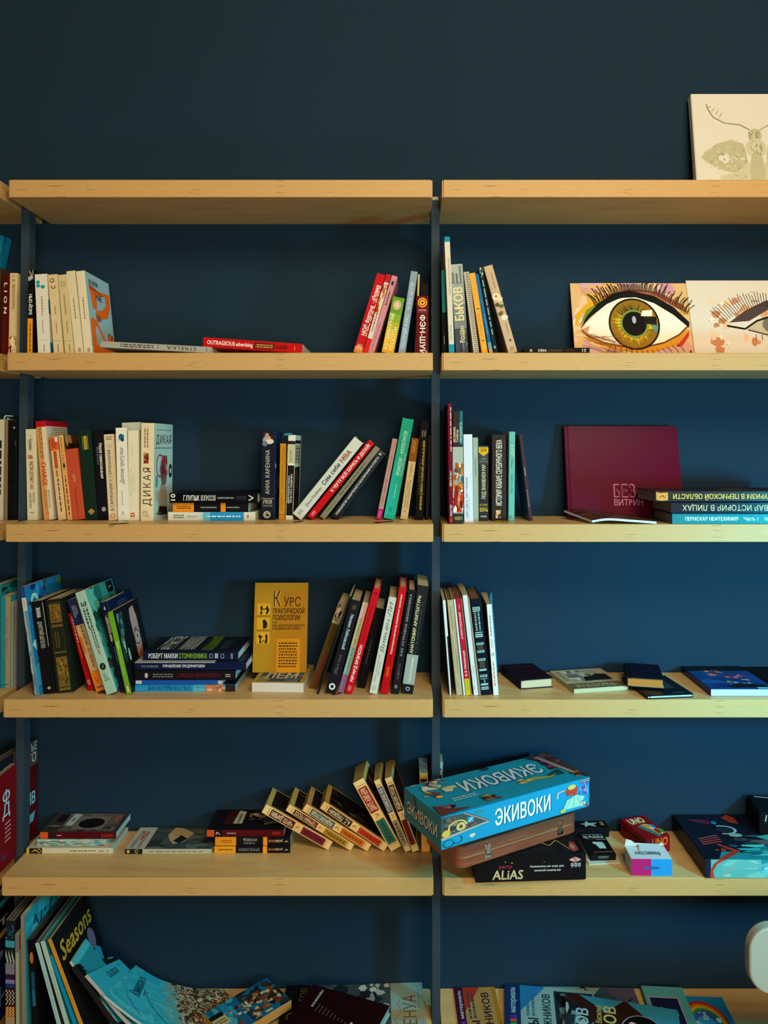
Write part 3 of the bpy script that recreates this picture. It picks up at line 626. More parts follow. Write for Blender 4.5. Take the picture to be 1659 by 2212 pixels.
def eye2_items():
    it = [Bl('f', .12, .08, .62, .78, ['#c9976c', '#b87a54', '#d8b493', '#c48a6a', '#d9bfa0'], 26, 21, .03, .16), Bl('f', .5, .5, 1, .86, ['#cfae90', '#b98a78'], 10, 22, .05, .15)]
    it += [Pg('f', [(.30, .46), (.45, .62), (.62, .74), (.80, .74), (.95, .60), (.92, .54), (.80, .64), (.62, .62), (.46, .48)], '#4a3a3a'), Pg('f', [(.44, .38), (.52, .48), (.64, .54), (.76, .52), (.86, .40), (.74, .32), (.58, .32)], '#b9a98c'),
           El('f', .66, .43, .10, .115, '#6f6660'), El('f', .66, .44, .05, .06, '#2c2624'), El('f', .68, .46, .014, .02, '#d8d0c4'), Lin('f', [(.28, .42), (.42, .38), (.52, .48), (.64, .54), (.78, .52), (.90, .40)], .006, .012, '#17120f'), Lin('f', [(.44, .37), (.58, .31), (.74, .31), (.88, .40)], .004, .007, '#2c211c')]
    rnd = random.Random(3)
    for i in range(34):
        t = i/33; u = .26+.6*t; v = .46+.2*sin(pi*t); it.append(Lin('f', [(u, v), (u-.05+.08*t, v+.09), (u-.10+.17*t, v+.14+.06*rnd.random())], .002, .003, '#241a16'))
    for i in range(9):
        t = i/8; it.append(Lin('f', [(.5+.36*t, .31), (.49+.4*t, .24)], .002, .003, '#2a201b'))
    for u, v in ((.26, .70), (.16, .50), (.22, .28), (.27, .20)):
        it.append(Pg('f', [(u, v+.05), (u+.01, v+.01), (u+.035, v), (u+.01, v-.01), (u, v-.05), (u-.01, v-.01), (u-.035, v), (u-.01, v+.01)], '#e0d6c4'))
    return it
panel('white sheet with a soft brown watercolour of an eye beside the larger eye drawing', (1481, 606), (1750, 606), -.006, -.066, SZ[2], .002, 'eye_watercolour', 'drawing', 'drawings on the upper right shelf', '#d2c8ba', eye2_items())
# moth canvas on the top board
def moth_items():
    g1, g3, g4 = '#adac8e', '#bbba9f', '#9b9a7c'
    it = [Pg('f', [(.42, .42), (.40, .52), (.30, .56), (.18, .52), (.08, .44), (.05, .39), (.10, .34), (.22, .27), (.34, .24), (.42, .30)], g1),
          Pg('f', [(.58, .42), (.60, .52), (.70, .56), (.82, .52), (.92, .44), (.95, .39), (.90, .34), (.78, .27), (.66, .24), (.58, .30)], g1),
          Pg('f', [(.43, .36), (.34, .26), (.20, .22), (.16, .10), (.26, .02), (.40, .05), (.47, .18)], g3), Pg('f', [(.57, .36), (.66, .26), (.80, .22), (.84, .10), (.74, .02), (.60, .05), (.53, .18)], g3),
          El('f', .5, .60, .055, .065, g1), El('f', .5, .48, .085, .09, g3), El('f', .5, .26, .06, .20, g1),
          El('f', .235, .385, .045, .05, '#cfcdc4'), El('f', .765, .385, .045, .05, '#cfcdc4'),
          Bl('f', .12, .28, .42, .50, [g3, g4, g1, '#c6c4ac'], 60, 4, .03, .09), Bl('f', .58, .28, .88, .50, [g3, g4, g1, '#c6c4ac'], 60, 5, .03, .09),
          Bl('f', .22, .06, .42, .24, [g1, g3, '#c4c2aa'], 26, 6, .05, .14), Bl('f', .58, .06, .78, .24, [g1, g3, '#c4c2aa'], 26, 7, .05, .14), Bl('f', .45, .40, .55, .64, [g4, g3], 16, 8, .08, .2),
          Lin('f', [(.46, .65), (.38, .70), (.26, .715), (.17, .77), (.13, .85), (.12, .90)], .0035, .0035, '#9c9674'), Lin('f', [(.54, .65), (.62, .70), (.74, .715), (.83, .77), (.87, .85), (.88, .90)], .0035, .0035, '#9c9674')]
    for k in range(4): it.append(Lin('f', [(.13+.03*k, .86-.03*k), (.155+.03*k, .875-.02*k)], .0025, .0025, '#9c9674'))
    return it
panel('stretched cream canvas with a faint green moth drawing on the top board', (1492, 202.6), (1760, 202.6), -.028, -.068, SZ[1], .020, 'moth_canvas', 'canvas', None, '#cfcdc4', moth_items(), width=.292)
# ------------------------------------------------------------------ third shelf, left bay
g3 = 'books on the middle left shelf'
Y3 = -.112
S(3, (-17, 1129), (-13, 906), 22, '#b5af98', 'worn off-white book with black capitals at the left edge by the black spine', Y=-.108, d=.1, group=g2l, pg='#8a7a58', pr=[Ln('spine', .5, .25, .9, .8, '#1c1a18', 1, 'v', 51)])
S(3, (9.5, 1129), (11, 906), 5.5, '#7a6448', 'thin brown booklet between the worn white and the black book', Y=-.108, d=.1, group=g2l)
S(3, (16, 1129), (17.5, 908), 19, '#0b0c11', 'black hardback with a pale bookmark tab beside the left post', Y=-.108, d=.1, hard=True, group=g2l, mat='cover_matte', pr=[El('spine', .7, .925, .1, .012, '#8c9094'), Ln('spine', .8, .74, .9, .80, '#5c6066', 1, 'v', 3), Rs(.335, .338, '#23262c', .1, .9)])
S(3, (59, 1127), (55, 927.5), 22.5, '#c9c0a0', 'cream paperback with a red hash sign and red capitals', Y=Y3, fc='#b7ab88', group=g3, pr=[
  Dn('Бауман', .765, .89, '#26211c', .3, .62), Ln('spine', .4, .9, .52, .945, '#5c5448', 1, 'v', 2), T('spine', '#', .25, .67, .72, .715, '#a8181c', 270, 1), Dn('МЫСЛИ ДЕЛАЮТ НАС', .335, .65, '#8c1a1e', .34, .66), Dn('ПРАКТИКА', .19, .31, '#3a342c', .56, .76, 0), Dn('ФИКСИРУЕМ', .13, .3, '#3a342c', .24, .44, 0), Rs(.085, .088, '#6c6454', .2, .8), Lin('spine', [(.35, .09), (.5, .065), (.65, .09)], .02, .003, '#6c6454')])
S(3, (95.2, 1128), (76.7, 910.6), 21.5, '#c98a4a', 'tall orange and white book with a red head band and red capitals', Y=Y3, d=.108, fc='#c4bba4', group=g3, mat='cover_gloss', pr=[
  Rs(0, .94, '#cdbfa6', .55, 1), Rs(.3, .6, '#c9a070', .45, .6), Rs(.94, 1, '#a80f22'), Rc('front', 0, .945, 1, 1, '#a01028'), ('g', [Rc('front', .2, .86+.02*i, .95, .868+.02*i, '#7c8078') for i in range(4)]),
  Dn('CHARGE', .345, .585, '#b5281c', .22, .66), Dn('BRENDON', .115, .30, '#7a6248', .60, .84, 0), Dn('BURCHARD', .105, .30, '#7a6248', .24, .5, 0), Ln('spine', .2, .62, .55, .93, '#7a5a34', 2, 'v', 8), Lin('spine', [(.3, .06), (.5, .09), (.45, .05), (.6, .08)], .02, .003, '#8a5a24')])
S(3, (126, 1127.6), (106.5, 945.6), 17.5, '#cfae7c', 'slim tan paperback with an orange head and white tab', Y=Y3, fc='#a0441c', group=g3, pr=[
  Rs(.84, 1, '#d0521c'), Lin('spine', [(.3, .98), (.3, .88), (.55, .88), (.55, .97), (.75, .90)], .05, .006, '#8a2c10'), Rs(.94, 1, '#c9c0b0', .62, 1), Rs(.62, .83, '#a84a1c', .3, .7), Rs(.52, .6, '#b0601c', .35, .6), Ln('spine', .38, .1, .66, .5, '#3a2a1c', 1, 'v', 9)])
S(3, (145.6, 1126.4), (125.4, 940.8), 11, '#cf9a5c', 'orange-cream paperback with brown serif capitals and a dark photo cover', Y=Y3, d=.092, fc='#4c2a1a', group=g3, pr=[
  Dn('КНИГА-ТРЕНЕР', .58, .97, '#8c3c20', .28, .62, 0), Ln('spine', .35, .06, .75, .52, '#3a2420', 1, 'v', 56), El('spine', .55, .64, .2, .03, '#2a1c1a'), Bl('front', 0, .5, 1, 1, ['#8a5a34', '#2c1a14', '#b08454', '#1c120f'], 12, 4)])
S(3, (157, 1127.6), (138.6, 971.4), 27.5, '#b2472a', 'short brick-orange hardback with small white lettering', Y=Y3, hard=True, group=g3, mat='cover_matte', pr=[Dn('КАРГАН', .53, .64, '#d9b09c', .42, .6, 0), Ln('spine', .42, .08, .58, .45, '#7c2c18', 1, 'v', 3)])
S(3, (184.4, 1127), (167, 930), 27, '#122a20', 'dark green hardback with gold bars and a gold diamond emblem', Y=Y3, hard=True, group=g3, mat='cover_cloth', pr=[
  Rs(.78, .93, '#b09a3c', .34, .38), Rs(.78, .93, '#b09a3c', .72, .76), Rs(.78, .93, '#c9a83c', .46, .65), Ln('spine', .5, .79, .62, .92, '#3c3a18', 1, 'v', 2), Pg('spine', [(.30, .09), (.55, .125), (.80, .09), (.55, .055)], '#c9963c'), Lin('spine', [(.42, .09), (.55, .105), (.68, .09), (.55, .075), (.42, .09)], .03, .004, '#3a2a10')])
S(3, (213, 1126.8), (201, 931), 21.5, '#100e16', 'black book with white serif title reading down its spine', Y=Y3, group=g3, fc='#0b0a10', pr=[
  Dn('Наука самосознания', .46, .86, '#d6d4c4', .50, .80), Ln('spine', .22, .62, .4, .82, '#6c6878', 2, 'v', 3), El('spine', .6, .12, .22, .026, '#8c8c88')])
S(3, (235, 1127), (224, 939), 21, '#cdbd98', 'cream paperback with purple capitals and an orange ring at the foot', Y=Y3, group=g3, pr=[
  U('В ГАРМОНИИ С ГОРМОНАМИ', .105, .82, '#4a3a58', .30, .58), Ln('spine', .2, .93, .8, .98, '#5c5448', 2, 'u', 3), Arc('spine', .38, .875, .16, .02, .3, '#b89ab0'), Arc('spine', .6, .86, .16, .02, .3, '#8c9cc0'), Arc('spine', .45, .05, .25, .025, .3, '#c9582c')])
S(3, (269, 1127), (263, 913.5), 40, '#b5c0b8', 'large pale green-white book standing behind the row of white spines', Y=-.085, d=.08, group=g3)
S(3, (255.3, 1129), (249.5, 924.6), 23.5, '#d8d6ca', 'white paperback with a blue head ornament and handwritten title', Y=-.119, d=.03, group=g3, pr=[
  El('spine', .5, .90, .26, .035, '#1c5c80'), El('spine', .6, .87, .16, .02, '#0f3c58'), El('spine', .32, .875, .1, .012, '#5c9ab0'), U('Долгие прогулки', .39, .78, '#2c3a40', .30, .66, 0, 1.2), Ln('spine', .38, .16, .5, .32, '#6c6c64', 1, 'v', 3), Ln('spine', .3, .06, .6, .1, '#8c8c84', 3, 'v', 4)])
S(3, (277.5, 1129), (276, 930), 23, '#d6cdb4', 'cream paperback with faint grey capitals and a small red seal', Y=-.119, d=.03, group=g3, pr=[
  U('КАК ПОБОРОТЬ', .31, .52, '#b9b29c', .42, .62, 0), U('ЗАСТЕНЧИВОСТЬ', .26, .58, '#b5ad96', .14, .36, 0), Ln('spine', .35, .7, .45, .86, '#b9b09a', 1, 'v', 3), Rs(.04, .085, '#b8341c', .22, .58), Rs(.052, .072, '#d6cdb4', .32, .48)])
S(3, (302.5, 1129), (304.3, 914), 28.5, '#d8c9a4', 'thick cream novel with a mint cover showing a hiking boot', Y=-.124, d=.115, fc='#a9c4bc', yaw=-3.5, group=g3, mat='cover_gloss', pr=[
  U('ДИКАЯ', .15, .55, '#2a201c', .22, .78, 0, 0, .14), Rs(.585, .69, '#6c3c20', .22, .6), Bl('spine', .2, .59, .7, .70, ['#a8281c', '#4a2c1c', '#b08a5c'], 10, 4), Ln('spine', .2, .75, .62, .95, '#7a6a50', 2, 'v', 5), Hz('ШЕРИЛ', .075, .10, '#7a6a54', .12, .6, 0), Hz('СТРЭЙД', .04, .065, '#7a6a54', .12, .66, 0),
  T('front', 'ДИКАЯ', .10, .79, .92, .875, '#16303a', 0, 0, 0, .1), Ln('front', .14, .925, .9, .945, '#6c8a86', 1, 'u', 5), Ln('front', .08, .735, .92, .755, '#3c6460', 1, 'u', 7),
  Pg('front', [(.42, .67), (.68, .66), (.70, .48), (.62, .36), (.42, .34), (.30, .52)], '#6a5a50'), Pg('front', [(.36, .36), (.62, .34), (.70, .22), (.66, .10), (.30, .12), (.26, .24)], '#9a8f80'), Pg('front', [(.28, .14), (.68, .12), (.70, .04), (.22, .05)], '#2a1c18'),
  Bl('front', .36, .38, .68, .66, ['#a01c24', '#8c1820', '#3c302c', '#b8a898', '#a8222a'], 22, 8, .08, .22), Arc('front', .30, .56, .18, .12, .12, '#a4202c', 60, 290), El('front', .86, .50, .09, .075, '#3c1420'), El('front', .86, .50, .05, .03, '#a8b8b4'), Rc('front', .10, .34, .18, .46, '#4c8a84'), Ln('front', .1, .06, .4, .08, '#5c7a76', 1, 'u', 2)])
# lying stack of three
z = SZ[3]; Ys = -.122
z = LS(z, 363, 551, 1127, 18.5, .105, '#c9c8bc', 'white and blue paperback at the bottom of the flat stack', Y=Ys, group=g3, pr=[
  Rs(.13, .52, '#1f86bc'), Rs(.52, .60, '#5fa8c4'), Rs(.60, .64, '#a9c0c4'), Ln('spine', .35, .17, .65, .55, '#cfe0e4', 1, 'v', 4), Ln('spine', .3, .66, .7, .78, '#8ca4ac', 1, 'v', 3), Ln('spine', .25, .82, .75, .94, '#4a463c', 2, 'v', 5), El('spine', .5, .085, .2, .01, '#b8442c')])
z = LS(z, 373, 536, 1108, 19.5, .108, '#101015', 'black paperback with two orange labels in the middle of the flat stack', Y=Ys, group=g3, pr=[
  Rs(.72, 1.0, '#d97f1a'), Ln('spine', .3, .76, .7, .95, '#4c2c0c', 2, 'v', 4), Ln('spine', .36, .42, .64, .63, '#8a8a88', 1, 'v', 54), Rs(.30, .365, '#d97f1a'), Ln('spine', .4, .12, .6, .29, '#a8a49c', 1, 'v', 6)])
z = LS(z, 366, 556, 1088, 22, .11, '#0b0b0f', 'black hardback with big white title on top of the flat stack', Y=-.13, hard=True, group=g3, mat='cover_gloss', pr=[
  T('spine', '10', .10, .935, .92, .985, WH, 0, 1), Dn('ГЛУПЫХ', .66, .845, '#cfd2d0', .24, .72), Dn('ВОПРОСОВ', .475, .645, '#b4b8b6', .24, .72, 1), Ln('spine', .35, .27, .65, .455, '#8a9094', 1, 'v', 3), Ln('spine', .3, .13, .7, .24, '#33363c', 2, 'v', 3), Lin('spine', [(.25, .1), (.5, .05), (.75, .1)], .06, .008, WH), Bl('front', .3, .5, .8, .9, ['#2c3a44', '#5c6c78', '#1c242c'], 12, 3)])
S(3, (563, 1126), (564.4, 931.7), 29.5, '#14182a', 'navy hardback with a painted couple at the head of its spine', Y=-.105, d=.095, hard=True, fc='#16345c', group=g3, mat='cover_gloss', pr=[
  Bl('spine', .1, .84, .95, 1, ['#301c24', '#241620', '#4c2a30'], 14, 2), El('spine', .42, .955, .14, .025, '#b8805c'), El('spine', .36, .90, .24, .045, '#8a94a0'), El('spine', .62, .885, .30, .03, '#c9bfae'), El('spine', .58, .925, .12, .022, '#c08a64'), El('spine', .28, .86, .2, .03, '#5c6c7c'),
  U('АННА КАРЕНИНА', .29, .79, '#c4bb98', .34, .64, 0, 0, .05), Rs(.24, .245, '#a89c7c', .02, .98), Hz('ЛЕВ', .185, .225, '#b9ac88', .14, .84), Hz('ТОЛСТОЙ', .15, .168, '#a89c7c', .1, .86, 0), Arc('spine', .46, .06, .26, .04, .25, '#c9bb92', 0, 360, 16), Arc('spine', .46, .06, .15, .022, .35, '#c9bb92', 0, 300, 14), Bl('front', 0, .3, 1, .7, ['#7c8c9c', '#a85a3c', '#24304c'], 9, 3)])
S(3, (602, 1125), (605, 958), 12.5, '#b47a18', 'mustard paperback with faint brown lettering', Y=-.1, d=.09, group=g3, pr=[U('Возвращение', .40, .72, '#7a4c10', .32, .6, 0, 1), U('Домой', .74, .94, '#8a5c18', .4, .65, 0, 1), Ln('spine', .3, .12, .6, .34, '#7a4c10', 2, 'v', 4), Rs(.065, .07, '#7a4c10')])
S(3, (616, 1125), (622.4, 939.5), 16.5, '#cfcbbd', 'black and cream hardback in a glossy jacket beside the mustard spine', Y=-.1, d=.092, hard=True, fc='#1a1512', group=g3, pr=[
  Rs(.89, .93, '#17181a'), Rs(.665, .885, '#b3ac88'), Rs(.05, .64, '#121212', .1, .95), U('ДВОРЯНСКАЯ СЕМЬЯ', .19, .52, '#cfcbc0', .22, .42), U('КУЛЬТУРА ОБЩЕНИЯ', .2, .54, '#cfcbc0', .55, .75), Ln('spine', .3, .68, .6, .82, '#6c6a50', 2, 'v', 2),
  Rc('front', 0, 0, 1, 1, '#b9bdb4'), Rc('front', 0, .03, .88, .62, '#17120f'), Rc('front', 0, .66, .88, .885, '#8f9078'), Rc('front', 0, .9, .95, .94, '#1a1c1e'), Ln('front', .1, .69, .75, .86, '#6a6b58', 4, 'u', 5), Bl('front', .05, .1, .6, .6, ['#4a3820', '#2c2216', '#5c4c2c'], 14, 5)])
S(3, (629, 1112.8), (766, 943), 23.5, '#bfbfb4', 'white hardback with navy and red title leaning at a steep angle', Y=-.108, d=.1, hard=True, fc='#8c8c84', group=g3, mat='cover_matte', pr=[
  U('Сам себе', .42, .69, '#16243c', .3, .68), U('МВА', .71, .86, '#8c1a1c', .3, .72), U('Джош Кауфман', .14, .385, '#26282a', .40, .66, 0, 0), Ln('spine', .3, .03, .65, .09, '#7c7c76', 3, 'v', 3)])
S(3, (660.3, 1117.8), (797.5, 949.4), 15.2, '#b3090f', 'red hardback with white capitals leaning steeply beside the white one', Y=-.104, d=.095, hard=True, fc='#9c0a10', group=g3, pr=[
  U('К ЧЕРТУ ВСЁ! БЕРИСЬ И ДЕЛАЙ!', .345, .96, WH, .28, .70), Ln('spine', .25, .03, .7, .085, '#d0a0a0', 3, 'v', 3)])
S(3, (689.4, 1117), (810.5, 963), 12.5, '#77725c', 'grey-green paperback leaning steeply with dim lettering', Y=-.1, d=.09, fc='#55523f', group=g3, pr=[Ln('spine', .3, .32, .66, .78, '#4a4636', 1, 'v', 52), Ln('spine', .34, .08, .6, .26, '#55503e', 1, 'v', 53)])
S(3, (712.5, 1118), (819, 973), 16.5, '#15171d', 'black textbook with white capitals and a blue fore-edge leaning steeply', Y=-.1, d=.09, fc='#0f5c92', group=g3, mat='cover_gloss', pr=[
  U('ПСИХОЛОГИЯ ФИЗИЧЕСКОГО ВОСПИТАНИЯ И СПОРТА', .04, .93, '#c4c8c4', .32, .58, 1), El('spine', .4, .97, .2, .014, '#9aa0a0'), Bl('front', 0, 0, 1, .5, ['#20242c', '#2c3038', '#14161c'], 10, 4)])
S(3, (812.2, 1124.3), (848, 946.8), 11, '#a87a72', 'slim dusty pink paperback with a magenta foot', Y=-.105, d=.095, group=g3, pr=[U('ОШО', .20, .30, '#3c2a28', .36, .64, 0), U('Творчество', .32, .50, '#3c2a28', .36, .62, 0), Ln('spine', .42, .54, .6, .78, '#7a5450', 1, 'v', 3), Rs(0, .13, '#a8145c'), U('ОШО', .02, .11, '#d070a0', .3, .65)])
S(3, (827.4, 1123.7), (870, 902.3), 24.5, '#1f9a86', 'tall turquoise book with pale lettering leaning against the brown-headed spine', Y=-.105, d=.095, fc='#0f6b5c', group=g3, pr=[
  U('ПРОФЕССИЯ – ИЛЛЮСТРАТОР', .43, .88, '#a9dccc', .38, .66), U('Рисовать мыслить творчески', .43, .66, '#8fd0c0', .74, .86, 1), Ln('spine', .52, .21, .62, .35, '#a9dccc', 1, 'v', 3), Ln('spine', .3, .07, .6, .12, '#0f6b5c', 3, 'v', 4)])
S(3, (864.3, 1122.6), (889.7, 945.7), 16, '#bdae84', 'cream paperback with a brown head and gold letters', Y=-.1, d=.09, group=g3, pr=[
  Rs(.72, 1, '#7a4a14'), Rs(.715, .72, '#3a2408'), U('ХИЛЛ', .82, .97, '#c99a3c', .3, .66, 0), U('52 правила', .52, .69, '#4a4030', .4, .6, 0), U('ЗОЛОТОЙ СТАНДАРТ', .15, .48, '#6c5e44', .26, .46, 0), U('УСПЕХА И БОГАТСТВА', .13, .49, '#6c5e44', .58, .76, 0), Lin('spine', [(.35, .09), (.5, .11), (.65, .08)], .03, .004, '#4a3c28')])
S(3, (896, 1125.2), (908, 908.2), 17.5, '#0c0b0e', 'black paperback with yellow capitals running down beside the post', Y=-.108, d=.095, group=g3, pr=[
  Dn('НЕВРОТИЧЕСКАЯ ЛИЧНОСТЬ НАШЕГО ВРЕМЕНИ', .10, .80, '#b9a63c', .48, .72), Dn('Карен', .835, .90, '#9c9c98', .6, .8, 0), Dn('Хорни', .835, .90, '#9c9c98', .3, .5, 0), Ln('spine', .2, .26, .36, .58, '#4a4a50', 1, 'v', 3)])
S(3, (919, 1124), (925, 940), 7, '#141418', 'thin black booklet closest to the central post', Y=-.1, d=.085, group=g3)

# ------------------------------------------------------------------ third shelf, right bay
h3 = 'books on the middle right shelf'
S(3, (970, 1134), (966.7, 872.2), 9.5, '#6b0f24', 'tall dark red book with white and red print against the central post', Y=-.192, d=.17, bc='#4a0c18', hard=True, group=h3, mat='cover_matte', pr=[
  Rs(.60, .97, '#8a1420', .5, .96), Ln('spine', .5, .60, .85, .97, '#b9c4c4', 1, 'v', 55), U('ИВАН III том I', .31, .44, '#c8c4bc', .28, .72), U('МАСТЕР', .06, .16, '#a9c4cc', .3, .75), Rs(.015, .045, '#b8341c', .25, .75)])
S(3, (979, 1134), (977.5, 888), 22, '#14161a', 'tall book with a battle painting across its spine', Y=-.19, d=.16, hard=True, bc='#101216', group=h3, pr=[
  Rs(.7, 1, '#16646c', .72, 1), Rs(.09, .68, '#8a9488'), Rs(.5, .68, '#9aa69a'), Bl('spine', 0, .1, 1, .34, ['#8c1a14', '#b8341c', '#5c1410', '#c98a4c', '#d8cdb8', '#7a2418'], 40, 4, .08, .3), Bl('spine', 0, .28, 1, .54, ['#c9761c', '#3a2a24', '#8c4a1c', '#2c5c6c', '#d6c8b0', '#a85a1c'], 40, 5, .07, .24),
  U('ВЕЛИКИЕ', .72, .86, '#c9c29c', .08, .28), U('ТАЙНЫ', .72, .83, '#c9c29c', .38, .56), U('ПРОШЛОГО', .72, .90, '#a4c8c0', .70, .92), Hz('РИДЕРЗ', .035, .06, '#a9a04c', .12, .88)])
S(3, (1003, 1130), (1000.8, 938.5), 19.4, '#c8d0dc', 'white paperback with a small black title low on its spine', Y=-.16, d=.13, group=h3, pr=[U('один день без сердца', .04, .51, '#26282c', .14, .40, 0), Ln('spine', .5, .04, .62, .3, '#9aa0a8', 1, 'v', 3)])
S(3, (1022.6, 1128), (1021.3, 945.4), 11.2, '#8f9a86', 'thin sage green paperback', Y=-.14, d=.12, group=h3, pr=[Dn('Словарь перемен', .54, .76, '#2c3028', .38, .62, 0), Dn('2014', .80, .88, '#c4ccb8', .38, .62, 0)])
S(3, (1034, 1127), (1034, 963), 21, '#3c3c40', 'short charcoal book with a yellow shield label', Y=-.128, d=.11, group=h3, bc='#241c18', pr=[
  Rs(0, .75, '#26262a'), Pg('spine', [(.0, .98), (1, .98), (1, .91), (.5, .86), (0, .91)], '#c99a1c'), Ln('spine', .2, .92, .8, .965, '#3c2c0c', 2, 'u', 3), Hz('ДЖЕЙН', .815, .835, '#9a9488', .25, .75, 0), Hz('РЕБЕККА', .78, .80, '#8a8478', .1, .9, 0), U('ПОД ЗНАМЕНЕМ РАЯ', .29, .75, '#c4ba94', .34, .70), Hz('ИСТОРИЯ', .20, .225, '#a88c34', .1, .9), Rs(.175, .18, '#a88c34', .1, .9), Hz('ВЕРЫ', .125, .165, '#c9a63c', .1, .9), Rs(.05, .07, '#8a8a88', .2, .8)])
S(3, (1061.3, 1127), (1061.6, 939), 32, '#100d0f', 'thick black book with tall condensed white capitals', Y=-.128, d=.115, hard=True, bc='#3a2018', group=h3, mat='cover_gloss', pr=[
  U('ИСТОРИЯ КАБАРЕ СЕРЕБРЯНОГО ВЕКА', .175, .94, '#c9c2b2', .34, .70), Bl('spine', .3, .03, .65, .125, ['#c89468', '#b88058', '#8a4a2c', '#d8b08c'], 16, 5, .15, .35), Ln('spine', .84, .82, .9, .94, '#4a4644', 1, 'v', 3)])
S(3, (1098, 1127), (1099.6, 932.6), 13.5, '#5fa396', 'mint green hardback with a key emblem and cream letters', Y=-.13, d=.115, hard=True, bc='#9cb8b4', group=h3, mat='cover_matte', pr=[
  U('ДАР', .73, .86, '#d0c9a0', .36, .78, 0, 0, .1), Lin('spine', [(.3, .60), (.5, .615), (.5, .66), (.55, .67)], .04, .004, '#0f4a54'), Arc('spine', .55, .68, .16, .012, .3, '#0f4a54'), U('Элис Гоа Эгер', .31, .53, '#1c5c5c', .36, .62, 0), Ln('spine', .2, .03, .5, .07, '#2c7a70', 3, 'v', 3)])
S(3, (1143, 1126), (1121, 939), 8, '#2c1626', 'thin dark plum book leaning left at the end of the row', Y=-.125, d=.11, group=h3, fc='#2c3a54', mat='cover_gloss', pr=[Ln('spine', .3, .52, .6, .62, '#b8b4b8', 1, 'v', 57), Ln('spine', .3, .16, .6, .36, '#8c8490', 1, 'v', 58)])
# burgundy album facing the room
Yf = -.03; a = atY(1217, 921, -.016); b_ = atY(1461, 921, -.016); zf = SZ[3]
lean = atan2(.045, a.z-zf); Hh = hypot(a.z-zf, .045)
LY('face', (a.x, -.064, zf+.0003), 0, b_.x-a.x, .013, Hh, '#48001c', 'large magenta-burgundy album standing cover forward against the wall', lean=-math.degrees(lean), hard=True, fc='#50001e', group=h3, mat='cover_gloss', pr=[
  T('front', 'БЕЗ', .40, .225, .60, .355, '#b8708c', 0, 1), T('front', 'БЕЗ', .408, .233, .592, .347, '#50001e', 0, 0), T('front', 'ВИТРИН', .40, .135, .66, .20, '#b8809a', 0, 0)])
# curled brochure
def bent(label, front, back, th, colf, rim, name, cat, group, pr=(), nu=40, nv=16, mat='cover_gloss'):
    """booklet bent along its length: two matching lists of world points (near edge and far edge), with a thickness and its own print"""
    front = [Vector(p) for p in front]; back = [Vector(p) for p in back]
    def crv(pts, t):
        t = min(max(t, 0), 1)*(len(pts)-1); i = min(int(t), len(pts)-2); f = t-i
        p0, p1, p2, p3 = pts[max(i-1, 0)], pts[i], pts[i+1], pts[min(i+2, len(pts)-1)]
        return 0.5*((2*p1)+(p2-p0)*f+(2*p0-5*p1+4*p2-p3)*f*f+(3*p1-p0-3*p2+p3)*f*f*f)
    def P(u, v): return crv(front, u).lerp(crv(back, u), v)
    def Nn(u, v):
        e = 1e-3; du = P(min(u+e, 1), v)-P(max(u-e, 0), v); dv = P(u, min(v+e, 1))-P(u, max(v-e, 0)); n = du.cross(dv).normalized()
        return n if n.z > 0 else -n
    base = P(.5, .5); R = root(name, label, cat, Matrix.Translation(base), group)
    mb = MB(); top = [[P(i/nu, j/nv)-base for j in range(nv+1)] for i in range(nu+1)]; bot = [[P(i/nu, j/nv)-base-Nn(i/nu, j/nv)*th for j in range(nv+1)] for i in range(nu+1)]
    for i in range(nu):
        for j in range(nv):
            mb.poly([top[i][j], top[i+1][j], top[i+1][j+1], top[i][j+1]], hexc(colf((i+.5)/nu, (j+.5)/nv)))
    cover = mb.build('cover', mat, R, True)
    rb = MB(); c = hexc(rim)
    for i in range(nu):
        rb.poly([bot[i][0], bot[i+1][0], top[i+1][0], top[i][0]], c); rb.poly([bot[i+1][nv], bot[i][nv], top[i][nv], top[i+1][nv]], c)
        for j in range(nv): rb.poly([bot[i][j+1], bot[i+1][j+1], bot[i+1][j], bot[i][j]], c)
    for j in range(nv):
        rb.poly([bot[0][j+1], bot[0][j], top[0][j], top[0][j+1]], c); rb.poly([bot[nu][j], bot[nu][j+1], top[nu][j+1], top[nu][j]], c)
    rb.build('page_block', 'page_edges', R)
    if pr: prints(list(pr), {'f': ((0, 0, 0), (1, 0, 0), (0, 1, 0), (0, 0, 1))}, R, warp=lambda u, v, off: P(u, v)-base+Nn(u, v)*(off+.0004))
    return R
def pick_noise(seed, pal, su, sv):
    rnd = random.Random(seed); tab = [[rnd.random() for _ in range(sv+1)] for _ in range(su+1)]
    def f(u, v):
        x, y = u*su, v*sv; i, j = min(int(x), su-1), min(int(y), sv-1); fx, fy = x-i, y-j
        h = (tab[i][j]*(1-fx)+tab[i+1][j]*fx)*(1-fy)+(tab[i][j+1]*(1-fx)+tab[i+1][j+1]*fx)*fy
        return pal[min(int(h*len(pal)), len(pal)-1)]
    return f
z3 = SZ[3]
bent('thin brochure with a dark brown cover, its pages fanned open at the near edge',
     [(1.262, -.194, z3+.0075), (1.295, -.197, z3+.0125), (1.34, -.198, z3+.0100), (1.40, -.198, z3+.0055)],
     [(1.225, -.085, z3+.021), (1.27, -.085, z3+.022), (1.32, -.085, z3+.016), (1.38, -.085, z3+.010)], .0048, pick_noise(3, ['#3a2018', '#4a2c1c', '#2a1814', '#5c3a22'], 8, 6), '#c9d4d4', 'brochure', 'brochure', h3, [Lin('f', [(.3, .25), (.7, .3), (.95, .3)], .004, .01, '#a89070')])
